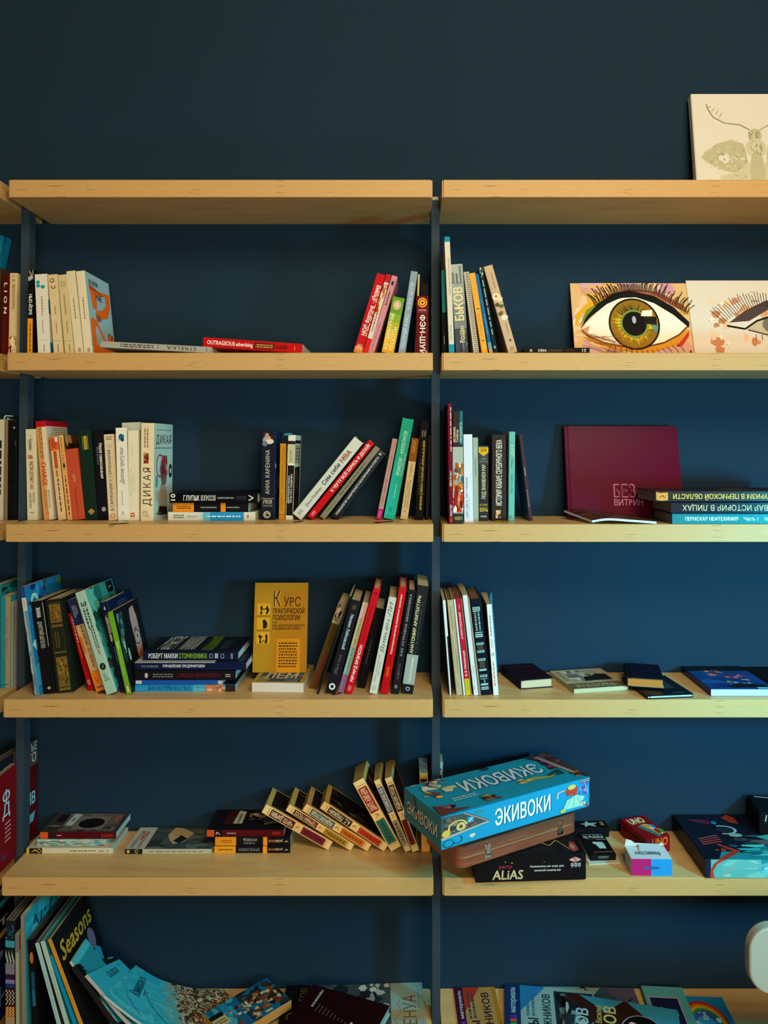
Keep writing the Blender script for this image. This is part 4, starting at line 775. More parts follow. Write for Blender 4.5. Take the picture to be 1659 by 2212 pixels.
# heavy stack at the right
x_ = lambda px, Y: atY(px, 1100, Y).x
LY('spine_front_flip', (x_(1452, -.199), -.199, z3+.0002), 0, .30, .128, .0225, '#0f6f78', 'teal album with white lettering at the bottom of the heavy stack', hard=True, group=h3, pg='#8a857a', pr=[
  U('ПЕРМСКАЯ НЕФТЕХИМИЯ', .09, .475, '#c8d4d0', .34, .66), U('Часть 1', .51, .62, '#c8d4d0', .34, .66), U('Начало', .66, .76, '#c8d4d0', .34, .66)])
LY('spine_front', (x_(1449, -.203), -.203, z3+.0232), 0, .31, .130, .0247, '#0b0d1f', 'dark navy album with pale upside-down serif title in the middle of the heavy stack', hard=True, group=h3, pg='#9a927c', pr=[
  U('НОВАЯ ИСТОРИЯ В ЛИЦАХ', .25, .92, '#c9bd94', .28, .74, 0)])
LY('spine_front', (x_(1416, -.209), -.209, z3+.0484), 0, .335, .136, .0238, '#1c1a1c', 'dark grey album with gold upside-down capitals on top of the heavy stack', hard=True, fc='#241c22', group=h3, pg='#8f8a7e', pr=[
  U('ТУРИЗМ В ПЕРМСКОЙ ОБЛАСТИ', .26, .89, '#c9a64c', .3, .72), Pg('spine', [(.15, .92), (.85, .92), (.8, .97), (.9, .995), (.2, .995), (.1, .965)], '#c8873c'), Lin('spine', [(.35, .94), (.6, .955), (.4, .975)], .05, .004, '#6b3c14'), Bl('front', .02, .1, .98, .98, ['#2c1a2a', '#3c3038', '#4a4644', '#221c20'], 16, 7)])
# ------------------------------------------------------------------ fourth shelf, left bay
g4 = 'books on the fourth shelf, left bay'
S(4, (0, 1487), (1, 1288), 22.5, '#1f7f94', 'turquoise and sand hardback with purple handwriting beside the left post', Y=-.122, d=.115, hard=True, group=g2l, mat='cover_gloss', pr=[
  Rs(0, 1, '#8a8466', .5, 1), Rs(.3, .6, '#5a8a80', .42, .52), Dn('Хитрое Зеркало', .34, .78, '#7a2c6a', .42, .68, 0, 1), Ln('spine', .42, .08, .52, .3, '#3a4a48', 1, 'v', 4), Rs(.035, .042, '#1c3c44', .1, .9)])
S(4, (23.6, 1487), (24.6, 1300), 2.6, '#8f948c', 'thin grey booklet wedged beside the left post', Y=-.122, d=.1, group=g2l)
S(4, (-14, 1487), (-10, 1262), 14, '#1a6f80', 'tall turquoise picture book at the far left', Y=-.115, d=.11, group=g2l, fc='#1d7c88', pr=[Bl('front', 0, .75, 1, 1, ['#0f2c30', '#2fa0a8', '#1c4c54'], 10, 3)])
S(4, (74, 1494), (43.4, 1268.7), 9.5, '#5c7c90', 'large thin art album with a bright blue painted cover leaning left', Y=-.178, d=.168, fc='#1671a8', group=g4, mat='cover_gloss', pr=[
  Rs(.78, .90, '#b5b5a4', .0, 1), Ln('spine', .3, .8, .6, .88, '#7a7a6c', 1, 'v', 3), Rs(.9, 1, '#123c80'), Bl('spine', 0, .02, 1, .78, ['#6c848c', '#8a9a94', '#4a6c80', '#a4b0ac', '#6c9ab0'], 16, 4),
  Bl('front', 0, 0, 1, .55, ['#2a8ab0', '#5fb0c4', '#1a5c98', '#8cc8d0', '#3c9cc0'], 30, 5, .08, .25), Bl('front', 0, .5, .6, 1, ['#12408c', '#1a5cae', '#0f2c6c', '#2c84b8'], 24, 6, .06, .2), Bl('front', .5, .6, 1, 1, ['#4a5c34', '#6a6a34', '#2c6c74', '#3c4c28'], 20, 7, .08, .25), El('front', .2, .84, .10, .075, '#5fb4b8'), Arc('front', .2, .84, .10, .075, .25, '#a8d8d0'), El('front', .2, .84, .04, .03, '#1c5c80')])
S(4, (93.5, 1489.5), (66.6, 1300.6), 25.5, '#0f0e10', 'black book with white capitals leaning between blue album and gilt green book', Y=-.165, d=.15, group=g4, fc='#0a0a0c', pr=[
  Dn('ЖАННА', .82, .93, WH, .34, .66), Dn('ДМИТРИЙ ШЕПЕЛЕВ', .49, .78, '#9c9c94', .34, .66, 1), El('spine', .5, .06, .14, .016, '#8c8c88'), Rs(.5, .98, '#7c857a', .93, 1)])
S(4, (121, 1487), (96.5, 1297.6), 37.5, '#161d16', 'thick dark green hardback with ornate gilt panels on its spine', Y=-.158, d=.145, hard=True, group=g4, mat='cover_cloth', pr=[
  Rs(.02, .97, '#3a2f14', .18, .86), Rs(.03, .96, '#18201a', .22, .82), Rs(.75, .95, '#6a5220', .2, .84), Rs(.06, .38, '#6a5220', .2, .84), Rs(.70, .73, '#5c481c', .2, .84), Rs(.42, .44, '#5c481c', .2, .84), Rs(.02, .05, '#6a5220', .2, .84),
  Bl('spine', .24, .77, .80, .93, ['#3c2e12', '#8a6c2c', '#54401a'], 36, 4, .05, .14), Bl('spine', .24, .08, .80, .36, ['#3c2e12', '#8a6c2c', '#54401a'], 50, 5, .05, .12), Ln('spine', .3, .48, .6, .66, '#5c481c', 2, 'v', 6)])
S(4, (189, 1484), (147, 1326), 11, '#97090d', 'red paperback with white lettering leaning left behind the mottled orange spine', Y=-.14, d=.13, group=g4, pr=[Ln('spine', .3, .62, .72, .95, '#c8bdb0', 1, 'v', 22), Ln('spine', .36, .42, .52, .62, '#c09a90', 1, 'v', 3), Arc('spine', .5, .11, .22, .025, .3, '#cfc4bc'), Rs(.07, .075, '#cfc4bc', .4, .7)])
S(4, (206, 1488), (145, 1297.6), 19, '#b99a72', 'paperback in navy, sand and orange bands leaning left', Y=-.15, d=.14, group=g4, fc='#1c2a5c', pr=[
  Rs(.72, 1, '#182650'), Dn('ДЭВИД', .83, .93, '#8c8ca4', .55, .75), Dn('МЕЛЛОУ', .80, .93, '#8c8ca4', .25, .45), Rs(.42, .6, '#b0641c', 0, .28), Dn('ВСЯ ФИГНЯ – ОТ МОЗГА?!', .25, .71, '#33261a', .5, .76), Rs(0, .22, '#c9701c'), Lin('spine', [(.35, .15), (.5, .09), (.65, .15)], .05, .005, '#6c3410'), Rs(.035, .05, '#3c4a80', .2, .9)])
S(4, (227, 1494), (161.5, 1281.7), 22.5, '#93b3a4', 'big pale teal hardback with a misty green cover leaning left', Y=-.17, d=.15, hard=True, fc='#2f8a80', group=g4, mat='cover_gloss', pr=[
  Lin('spine', [(.3, .90), (.3, .86), (.7, .86), (.7, .90), (.5, .88), (.5, .86)], .06, .004, '#2c3c38'), Ln('spine', .22, .64, .80, .84, '#26302c', 2, 'v', 5), Ln('spine', .38, .44, .78, .64, '#3c4a44', 2, 'v', 6), Rs(.38, .43, '#b05a50', .5, .65), El('spine', .5, .265, .28, .034, '#16201c'), Lin('spine', [(.42, .25), (.6, .28)], .03, .004, '#9cb4a4'), ('g', [Rs(.13+.02*i, .137+.02*i, '#3c5a50', .3, .75-.08*i) for i in range(4)]),
  Bl('front', 0, .3, 1, 1, ['#2c7c74', '#3c9a8c', '#1f6460', '#54ac9c', '#0f4440'], 36, 4, .08, .25), Bl('front', 0, 0, .8, .45, ['#1c2420', '#2c3834', '#121816', '#3c3838'], 26, 6, .08, .22), Rc('front', .72, .88, .95, .99, '#10181a'), Lin('front', [(.78, .93), (.88, .94)], .004, .004, '#a8b0a8')])
S(4, (259, 1489), (214, 1303), 18.5, '#0c1730', 'navy hardback with a pale portrait down its spine behind the green spine', Y=-.155, d=.14, group=g4, fc='#0b1a3c', hard=True, pr=[
  Pg('spine', [(.35, .92), (.5, .96), (.6, .91)], '#a8a8a0'), Bl('spine', .3, .55, .9, .86, ['#6a5c50', '#8c7c6c', '#3c3430', '#a89884'], 18, 5), ('g', [Rs(.66+.025*i, .675+.025*i, '#9c9484', .3, .8) for i in range(7)]), Ln('spine', .4, .3, .6, .5, '#5c5c64', 1, 'v', 4), Ln('front', .35, .9, .7, .95, '#2c4a6c', 2, 'u', 5)])
S(4, (271, 1491), (232.5, 1323.4), 11, '#5c9a1c', 'lime green book whose dark cover shows half a face with round glasses', Y=-.168, d=.15, fc='#14171c', group=g4, mat='cover_gloss', pr=[
  Dn('ОЗОН', .55, .64, '#d0d8b0', .3, .68), Ln('spine', .32, .24, .6, .54, '#a8c06c', 1, 'v', 7), Rs(.02, .16, '#8a7a34', .35, .7), Rs(.03, .1, '#d0c8a0', .4, .65),
  Bl('front', .06, .35, .28, .95, ['#2c5c50', '#4c8a7c', '#8cb4a4', '#1c3c38'], 18, 5, .1, .3),
  Pg('front', [(.58, .93), (.74, .95), (.80, .80), (.80, .50), (.74, .28), (.62, .20), (.56, .36), (.55, .60), (.54, .80)], '#a88c80'), Pg('front', [(.60, .36), (.76, .40), (.74, .22), (.64, .14), (.56, .20)], '#8c4a28'), Lin('front', [(.60, .655), (.72, .68)], .012, .008, '#3c2c28'),
  El('front', .68, .565, .055, .035, '#c0b0a4'), El('front', .68, .565, .026, .028, '#2c2a2e'), Arc('front', .67, .555, .13, .095, .12, '#0f1014'), Lin('front', [(.80, .58), (.92, .60)], .008, .008, '#0f1014'), Lin('front', [(.54, .57), (.46, .56)], .008, .008, '#0f1014'), Pg('front', [(.56, .47), (.60, .42), (.58, .38), (.53, .40)], '#94756a')])
# flat stack
z = SZ[4]
z = LS(z, 292, 507, 1494, 15, .16, '#1f86b8', 'light blue paperback with an orange photo end at the bottom of the tall flat stack', group=g4, fc='#141c24', pg='#9ab0b4', pr=[
  U('УЛЬТРАМЫШЛЕНИЕ', .44, .88, '#0f4068', .22, .78), Rs(.30, .42, '#4aa0b8'), U('ТРЭВИС МЭЙСИ', .28, .40, '#0f4068', .5, .75, 0), Rs(.12, .30, '#b0704c'), Bl('spine', 0, .1, 1, .28, ['#c08a68', '#8a5034', '#d0a484'], 10, 4), Rs(0, .1, '#2a1c18')])
z = LS(z, 293, 479, 1479.5, 10, .14, '#164a98', 'royal blue worn paperback second from the bottom of the tall flat stack', group=g4, pg='#a4aca8', pr=[Rs(.93, 1, '#b0b4b0', .2, .9), Rs(.0, .05, '#a8a898', .1, .9)])
z = LS(z, 291, 507, 1469.5, 20, .12, '#120e13', 'black hardback with dark red upside-down capitals in the tall flat stack', hard=True, group=g4, mat='cover_matte', pg='#8fb0b4', pr=[
  El('spine', .5, .885, .28, .016, '#a8a8a4'), Ln('spine', .25, .62, .75, .82, '#6c6868', 2, 'v', 3), U('РАЦИОНАЛЬНЫЙ ОПТИМИСТ', .15, .58, '#5c1024', .34, .72), Ln('spine', .3, .05, .7, .1, '#a8a4a0', 2, 'v', 3)])
z = LS(z, 291, 530, 1448, 17, .11, '#0f1838', 'navy textbook with white capitals second from the top of the tall flat stack', hard=True, group=g4, pg='#a8b8b8', fc='#141a2c', pr=[
  Dn('УПРАВЛЕНИЕ ПРЕДПРИЯТИЕМ', .37, .75, '#c8ccd4', .36, .68), Dn('М.Ю. БУХВАЛОВ', .79, .94, '#8c94a4', .36, .6, 0), Rs(.28, 1, '#9aa0a0', .92, 1), Rc('front', 0, .28, .7, 1, '#a4a8a4')])
z = LS(z, 309, 513, 1427, 19, .14, '#0f1830', 'navy hardback with white and green title on top of the tall flat stack', hard=True, group=g4, fc='#11161f', pg='#a8c0c0', pr=[
  Dn('РОБЕРТ МАККИ', .635, .945, '#c8ccd0', .26, .76), Dn('СТОРИНОМИКА', .325, .625, '#7a9c1c', .26, .76), Arc('spine', .5, .285, .26, .02, .25, '#8c94a0'), Rs(.21, .245, '#8c94a0', .25, .8), Arc('spine', .5, .165, .26, .02, .25, '#8c94a0'), T('spine', 'АЛФ', .2, .055, .8, .075, '#a8acb0', 0, 1),
  T('front', 'РОБЕРТ', .12, .70, .95, .88, '#a8b4b4', 270, 1), T('front', 'МАККИ', .12, .48, .95, .66, '#a8b4b4', 270, 1), T('front', 'СТОРИНОМИКА', .08, .28, .95, .40, '#5f8a14', 270, 1), Ln('front', .15, .14, .7, .22, '#3c4a5c', 3, 'u', 5)])
# ochre course book standing on a fat paperback
ZL = SZ[4]
LY('fore_front', (.522, -.15, ZL+.0002), -2.2, .114, .142, .0215, '#a8883c', 'thick yellowed paperback lying under the ochre book, page edges to the front', group=g4, fc='#b08c34', pg='#cfc4b8', pr=[
  Rc('front', .05, .08, .95, .92, '#3c4c58'), Bl('front', .05, .08, .95, .92, ['#54707c', '#2c3438', '#8c8050', '#446470'], 20, 5, .1, .3), T('front', 'СТАНИСЛАВ', .30, .25, .46, .75, '#8c9aa0', 90, 0), T('front', 'ЛЕМ', .50, .16, .78, .84, '#c9bb94', 90, 1)])
a = atY(552, 1258, -.045); b_ = atY(666, 1258, -.045); zb = ZL+.0225
lean = atan2(.028, a.z-zb); Hh = hypot(a.z-zb, .028)
LY('face', (a.x, -.079, zb), 0, b_.x-a.x, .012, Hh, '#8c6a1c', 'ochre book standing cover forward with silhouettes of people on it', lean=-math.degrees(lean), fc='#a4761a', group=g4, mat='cover_gloss', pr=[
  Rc('front', .06, .635, .30, .765, '#c9921c'), Rc('front', .06, .475, .30, .605, '#c9921c'), Rc('front', .06, .315, .30, .445, '#c9921c'), Rc('front', .06, .622, .30, .632, '#7a5414'), Rc('front', .06, .462, .30, .472, '#7a5414'),
  Pg('front', [(.11, .645), (.13, .69), (.11, .72), (.14, .75), (.16, .72), (.15, .69), (.155, .645)], '#1c140c'), Pg('front', [(.22, .645), (.235, .69), (.22, .72), (.245, .75), (.27, .71), (.285, .69), (.25, .645)], '#1c140c'), Lin('front', [(.15, .705), (.19, .70), (.23, .71)], .006, .006, '#1c140c'),
  Pg('front', [(.17, .485), (.175, .54), (.16, .56), (.18, .59), (.22, .58), (.25, .54), (.24, .485)], '#1c140c'), Lin('front', [(.24, .57), (.27, .49)], .004, .004, '#1c140c'),
  Pg('front', [(.11, .32), (.12, .37), (.09, .40), (.12, .425), (.14, .40), (.18, .405), (.14, .37), (.15, .32)], '#1c140c'), Pg('front', [(.22, .32), (.23, .38), (.22, .41), (.245, .43), (.265, .40), (.26, .32)], '#1c140c'), Lin('front', [(.17, .32), (.17, .35), (.21, .35), (.21, .32)], .005, .005, '#3c2a10'),
  T('front', 'К', .36, .735, .52, .905, '#c9a04c', 0, 0), T('front', 'К', .345, .735, .505, .905, '#3c2a10', 0, 0), T('front', 'УРС', .55, .735, .88, .835, '#2c2010', 0, 0), T('front', 'ПРАКТИЧЕСКОЙ', .35, .655, .95, .71, '#2c2010', 0, 1), T('front', 'ПСИХОЛОГИИ', .35, .58, .87, .635, '#2c2010', 0, 1), T('front', 'или', .35, .545, .44, .565, '#2c2010', 0, 1), T('front', 'КАК НАУЧИТЬСЯ РАБОТАТЬ', .35, .508, .96, .53, '#2c2010', 0, 1), T('front', 'И ДОБИВАТЬСЯ УСПЕХА', .35, .475, .88, .497, '#2c2010', 0, 1),
  Rc('front', .44, .0, .88, .375, '#c58a1a'), Ln('front', .48, .05, .82, .34, '#4a3410', 9, 'u', 5)])
# leaning group at the right end
S(4, (668, 1483), (731.6, 1301), 18, '#4c3a1c', 'brown paperback with a sepia portrait at the head, leaning right', Y=-.13, d=.12, group=g4, pr=[
  Rs(.76, 1, '#8c8064'), Bl('spine', .1, .78, .9, .99, ['#2c2620', '#b0a484', '#5c5444', '#14110e'], 14, 4, .12, .3), U('ШАЛЯПИН', .50, .75, '#2c2010', .34, .66, 0), Rs(.05, .4, '#6b2418', .45, .75)])
S(4, (686, 1493), (754.5, 1287.5), 4.5, '#17181b', 'thin black magazine leaning right with a pale blue rim', Y=-.165, d=.15, fc='#1f6a74', group=g4)
S(4, (704, 1489), (758, 1294), 22.5, '#15141a', 'black hardback with a pale blue surname and grey title leaning right', Y=-.165, d=.14, hard=True, group=g4, mat='cover_gloss', bc='#7c7868', pr=[
  Dn('Михаил Лабковский', .47, .85, '#9ab8c8', .40, .68), Dn('Хочу и буду', .20, .42, '#5c6064', .38, .66, 0, 1), Rs(.9, .95, '#4a3420', .35, .7), El('spine', .5, .07, .3, .035, '#c4ccd0'), El('spine', .5, .07, .16, .018, '#15141a')])
S(4, (732, 1488), (784, 1300), 12.5, '#9a9a84', 'pastel paperback fading from cream to mauve with dark lettering', Y=-.158, d=.135, group=g4, pr=[
  Rs(.78, 1, '#b89a90'), Rs(.5, .78, '#a8a078'), Rs(.2, .5, '#7c9c94'), Rs(0, .2, '#7a5a80'), U('БАЛЕТНЫЕ ТУФЕЛЬКИ', .40, .82, '#3a342c', .34, .64, 0, 0), U('Ноэль Стритфилд', .18, .38, '#3c4440', .38, .62, 0)])
S(4, (747, 1487), (807, 1269), 16, '#b80a18', 'tall red hardback with bold white capitals and a red ribbon leaning right', Y=-.165, d=.14, hard=True, group=g4, fc='#2a1a6c', pr=[
  U('РИЧАРД БРЭНСОН', .11, .46, '#dcd4d0', .30, .68), U('ОБНАЖЁННЫЙ БИЗНЕС', .49, .86, '#8a0812', .34, .62), Ln('spine', .3, .025, .7, .075, '#d89090', 3, 'u', 3), Arc('spine', .5, .95, .22, .014, .4, '#5c0810')])
S(4, (772, 1480), (812, 1312), 17.5, '#0c0c10', 'black paperback set back between the red and the white spine', Y=-.125, d=.115, group=g4, pr=[Ln('spine', .34, .30, .46, .62, '#5c6870', 1, 'v', 23)])
S(4, (799.5, 1488), (840.2, 1288.5), 16.8, '#b9bab0', 'white paperback with green script lettering leaning right', Y=-.165, d=.135, group=g4, fc='#33322c', pr=[
  U('Вивьен ЛИ', .42, .94, '#3c5c4c', .28, .74, 0, 1), U('жизнь, рассказанная', .12, .40, '#4a5450', .24, .40, 0, .8), U('ею самой', .19, .33, '#4a5450', .55, .7, 0, .8), Arc('spine', .45, .06, .2, .022, .2, '#7c8c80')])
S(4, (822.8, 1488), (862.8, 1266.3), 16.8, '#b3060f', 'bright red hardback with thin white lettering leaning right', Y=-.165, d=.14, hard=True, group=g4, pr=[U('Революционный метод управления проектами', .37, .93, '#d8ccc8', .36, .58), Rs(.28, .36, '#8c0810', .35, .65), Ln('spine', .3, .16, .66, .25, '#c9701c', 2, 'v', 4), Rs(.07, .1, '#8c0810', .3, .6)])
S(4, (846, 1491), (882, 1273), 16.8, '#14151a', 'black hardback with spaced white capitals leaning right', Y=-.165, d=.14, hard=True, group=g4, mat='cover_matte', pr=[U('КАК УСТРОЕНА ЭКОНОМИКА', .36, .96, '#a8acac', .34, .60, 0, 0, .06), U('ХА ДЖУН ЧАН', .14, .29, '#8a6c60', .40, .62, 0, 0, .1), Ln('spine', .3, .05, .65, .085, '#9c9c98', 3, 'u', 3)])
S(4, (868, 1490), (902.3, 1263.4), 24.5, '#12161c', 'black paperback with cream capitals and a grey lower label beside the post', Y=-.165, d=.14, group=g4, fc='#1a3c4c', mat='cover_gloss', pr=[
  U('АНАТОМИЯ АРХИТЕКТУРЫ', .37, .90, '#c9c094', .20, .46, 1), Ln('spine', .62, .37, .74, .85, '#33454c', 1, 'v', 4), Rs(.085, .36, '#8c968e'), U('Сергей Кавтарадзе', .10, .335, '#d0d4cc', .44, .64, 0), El('spine', .5, .045, .18, .018, '#a8b0ac'), El('spine', .5, .045, .12, .012, '#12161c')])

# ------------------------------------------------------------------ fourth shelf, right bay
h4 = 'books on the fourth shelf, right bay'
Y4 = -.172
S(4, (970.5, 1488), (956, 1297), 6.2, '#c2cdd2', 'thin white and black booklet against the central post', Y=Y4, d=.15, bc='#77705c', group=h4, pr=[Rs(0, .62, '#16171b', .55, 1)])
S(4, (984.5, 1488), (965.5, 1297), 13.2, '#a89a78', 'worn cream hardback second from the central post', Y=Y4, d=.15, bc='#6a6046', group=h4, pg='#7a5c3a', hard=True, mat='cover_matte', pr=[Bl('spine', .1, .05, .9, .95, ['#9c8e6c', '#b0a482', '#8f8568'], 14, 3)])
S(4, (999.6, 1487), (979.5, 1295), 4.2, '#c4ccd0', 'thin white paperback beside the crimson spine', Y=Y4, d=.145, group=h4, bc='#8a8472', pg='#7a5c3a')
S(4, (1005, 1487), (984.7, 1293.4), 10.2, '#b3122c', 'crimson paperback with white serif lettering and a yellow foot', Y=Y4, d=.145, group=h4, bc='#8c1022', pg='#7a5430', pr=[
  U('СТИХОТВОРЕНИЯ', .58, .86, '#d6bcc0', .3, .66), U('В. В. Маяковский', .195, .46, '#dccacc', .3, .66), Lin('spine', [(.4, .9), (.6, .94), (.5, .88)], .04, .003, '#d0a0a8'), Rs(0, .17, '#bda41c'), Ln('spine', .45, .05, .65, .15, '#6c5c10', 2, 'v', 4)])
S(4, (1016, 1487), (996, 1293), 1.6, '#a08a68', 'thin tan booklet beside the crimson spine', Y=Y4, d=.14, group=h4)
S(4, (1022, 1487), (999, 1286.4), 9.8, '#c4cacc', 'tall white paperback with a curled back cover', Y=Y4, d=.15, fb=.003, group=h4, bc='#b0bcc0', pr=[Bl('spine', 0, .05, 1, .4, ['#a8b0b4', '#b8c0c2'], 6, 3)])
S(4, (1033, 1486), (1009.5, 1291), 4, '#8f8268', 'thin beige booklet beside the ornamented black spine', Y=Y4, d=.14, group=h4)
S(4, (1036.8, 1487), (1015.7, 1295), 23.5, '#0d1722', 'blue-black hardback with white ornamental bands and the number 3', Y=Y4, d=.14, hard=True, bc='#2a2018', group=h4, mat='cover_cloth', pg='#7a6040', pr=[
  ('g', [Rs(a_, b2, '#8cb0b0', .12, .78) for a_, b2 in ((.885, .915), (.868, .878), (.645, .655), (.60, .635), (.52, .545), (.44, .465), (.355, .38), (.25, .27), (.185, .21), (.165, .17), (.10, .12), (.055, .085))]), ('g', [Rs(a_+.006, a_+.018, '#0d1722', .18+.14*i, .26+.14*i) for a_ in (.888, .605, .523, .444, .358, .187, .058) for i in range(4)]),
  Ln('spine', .14, .67, .76, .86, '#7c9494', 2, 'v', 15), Rs(.47, .515, '#3c3a34', .2, .7), Rs(.28, .35, '#3c3a34', .2, .7), Hz('3', .125, .16, '#9cb4b4', .36, .58, 0)])
S(4, (1065, 1488), (1051, 1306), 11, '#ccd0cc', 'white paperback with grey letters, red print and an open curled cover', Y=Y4, d=.14, fc='#2c7c8c', ff=.016, bc='#a8966c', group=h4, pr=[
  U('ХОТ', .52, .62, '#5c6668', .3, .62, 0), Ln('spine', .3, .65, .62, .88, '#5c6668', 1, 'v', 9), Arc('spine', .5, .45, .2, .016, .4, '#5c6668'), Ln('spine', .3, .10, .62, .37, '#b85a50', 1, 'v', 12)])
LY('spine_left', (1.1158, -.133, SZ[4]+.0002), 13.5, .0783, .118, .0215, '#1c1020', 'dark plum hardback lying flat with its bottom edge forward', hard=True, group=h4, mat='cover_matte', pg='#c4b08c', fc='#1a0d18', pr=[Ln('front', .3, .78, .9, .84, '#4a2434', 2, 'u', 3)])
LY('spine_left', (1.229, -.161, SZ[4]+.0002), 11.4, .128, .138, .010, '#a09674', 'old grey-beige paperback with a black and white photo and a lifted cover', group=h4, fc='#a49c7c', pg='#b8ac88', pr=[
  Rc('front', .18, .34, .92, .94, '#8f8c7c'), Bl('front', .18, .34, .92, .94, ['#74726a', '#a8a590', '#5c5c58', '#bdb8a0'], 24, 4, .1, .3), Pg('front', [(.40, .36), (.92, .38), (.92, .66), (.75, .72), (.62, .60), (.45, .58)], '#1c1a18'), Rc('front', 0, .0, 1, .26, '#5f553c'), Ln('front', .1, .06, .9, .2, '#a89c78', 2, 'u', 5), Ln('front', .04, .4, .14, .9, '#7c765c', 2, 'v', 3)])
LY('spine_left', (1.3766, -.199, SZ[4]+.0002), 7.3, .105, .132, .0085, '#0b0f14', 'thin black hardback lying under the small gilt-edged book', hard=True, group=h4, fc='#0b1015', pg='#b8c8cc', pr=[Rc('front', .55, .3, .8, .72, '#1c3238'), Ln('front', .6, .06, .9, .1, '#5c6c70', 1, 'u', 2)])
LY('spine_left', (1.349, -.146, SZ[4]+.0107), -12.3, .0785, .112, .022, '#0d1020', 'small navy leather book with orange page edges on top of the thin black one', hard=True, group=h4, mat='cover_matte', pg='#b8742c')
LY('spine_left', (1.5214, -.178, SZ[4]+.0002), 0, .1395, .172, .0155, '#0f2c58', 'blue illustrated book with pink and cream figures lying flat', group=h4, fc='#123a78', pg='#b8c4d0', mat='cover_gloss', pr=[
  Bl('front', 0, .0, 1, 1, ['#15407f', '#0f3068', '#1a4a8c'], 14, 4, .1, .3), Rc('front', 0, .78, 1, 1, '#0f1420'), Bl('front', .25, .55, .6, .8, ['#a86a50', '#8c3c38', '#5c2c30', '#c08468'], 12, 5, .1, .25), Bl('front', .45, .36, .85, .6, ['#8c2c50', '#b0486c', '#6c2444', '#b8a488'], 14, 6, .08, .2), Bl('front', .4, .22, .8, .38, ['#8ca49c', '#b0a878', '#4c7480', '#c4b890'], 12, 7, .08, .2), Pg('front', [(.3, .10), (.5, .20), (.9, .18), (1, .10), (.7, .06), (.4, .05)], '#121418'), Rc('front', .75, 0, 1, .07, '#4cb4c0')])
LY('spine_left', (1.665, -.135, SZ[4]+.0002), 0, .11, .13, .014, '#0f1014', 'plain black book lying flat beyond the blue illustrated one', group=h4, hard=True, mat='cover_matte')
# ------------------------------------------------------------------ fifth shelf, left bay
g5 = 'books on the fifth shelf, left bay'
# two big red books of the neighbouring bay, seen on both sides of the left post
S(5, (-47, 1870), (-47, 1662), 19, '#3c0a10', 'tall dark red book with a brown head band seen behind the left post', Y=-.19, d=.178, fc='#4a0a12', group=g2l, mat='cover_matte', pg='#4c463c', yaw=-7.8, pr=[
  Rc('front', .5, .75, 1, 1, '#4c3a30'), Rc('front', 0, .70, .5, 1, '#101624'), Rc('front', .1, .72, .22, .86, '#12345c'), T('front', 'М', .18, .80, .37, .90, '#a8aca8', 0, 1), T('front', 'ТЬЕ', .79, .90, .985, .975, '#a8b0a8', 0, 1), T('front', 'ГО', .79, .785, .97, .875, '#a8b0a8', 0, 1), T('front', 'ИВ', .76, .36, .95, .475, '#7fb4c4', 0, 1), Pg('front', [(.74, .25), (.94, .27), (.90, .18), (.74, .17)], '#4c9aa4'), El('front', .7, .52, .02, .012, '#c8c8c4')])
S(5, (-20.5, 1864), (-20.5, 1684), 11.5, '#5c0c12', 'short red paperback with white capitals beside the left post', Y=-.197, d=.085, fc='#6b0c14', group=g2l, pg='#8a846c', pr=[
  T('front', 'Ф', .30, .67, .70, .80, '#9cb8c4', 0, 1), T('front', 'Д', .30, .53, .70, .655, '#9cb8c4', 0, 1), ('g', [Rc('front', .42, .44-.045*i, .70, .455-.045*i, '#b08c8c') for i in range(5)]), Rc('front', .25, .10, .5, .135, '#4a2a5c')])
z = SZ[5]
z = LS(z, 57.3, 241.6, 1844, 11.5, .095, '#c4bda4', 'cream paperback with a black and yellow spine end at the bottom of the small stack', group=g5, fc='#b5ad94', pg='#a8b0a4', pr=[
  Rs(.82, 1.0, '#17161a'), Rs(.97, 1, '#c9a024'), Pg('spine', [(.2, .95), (.5, .90), (.2, .86), (.8, .90)], '#c9a024'), Arc('spine', .5, .855, .4, .02, .3, '#c9a024'), Ln('spine', .35, .2, .65, .5, '#4a4638', 1, 'v', 3), El('spine', .5, .06, .2, .012, '#3c9ab0'), Ln('spine', .3, .1, .6, .17, '#5c5848', 1, 'v', 2)])
z = LS(z, 80, 227, 1828, 14.5, .09, '#9ab0a8', 'paperback with a strip of coloured pictures in the middle of the small stack', group=g5, fc='#3c5c60', pr=[
  Bl('spine', 0, 0, 1, 1, ['#2c8aa4', '#c8bca0', '#b8502c', '#3c6a54', '#d8cdb4', '#8c3c34', '#4ca0b0', '#5c8a7c'], 46, 6, .04, .12)])
z = LS(z, 87, 249, 1812, 14, .092, '#4a0c14', 'dark red paperback with a grey picture cover on top of the small stack', group=g5, fc='#3a3432', pg='#9cb4b0', mat='cover_gloss', pr=[
  Rs(.90, 1, '#c8501c'), Rs(.8, .88, '#241a1c'), U('МАРГЕ', .04, .2, '#a8301c', .3, .72), Ln('spine', .35, .72, .65, .78, '#b0a4a0', 1, 'v', 3),
  Rc('front', .04, .06, .96, .80, '#5a5350'), Bl('front', .04, .06, .96, .96, ['#4a4442', '#6c6460', '#2c2826', '#3a3432'], 26, 4, .08, .22), Rc('front', .12, .22, .82, .64, '#6f6862'), El('front', .45, .42, .26, .17, '#121214'), Pg('front', [(.30, .66), (.92, .64), (.95, .75), (.35, .76)], '#a4b4ac'), Ln('front', .55, .68, .75, .73, '#3c4440', 1, 'u', 2), Rc('front', .5, .80, .9, .92, '#1a1622'), Rc('front', .55, .10, .85, .14, '#a8502c')])
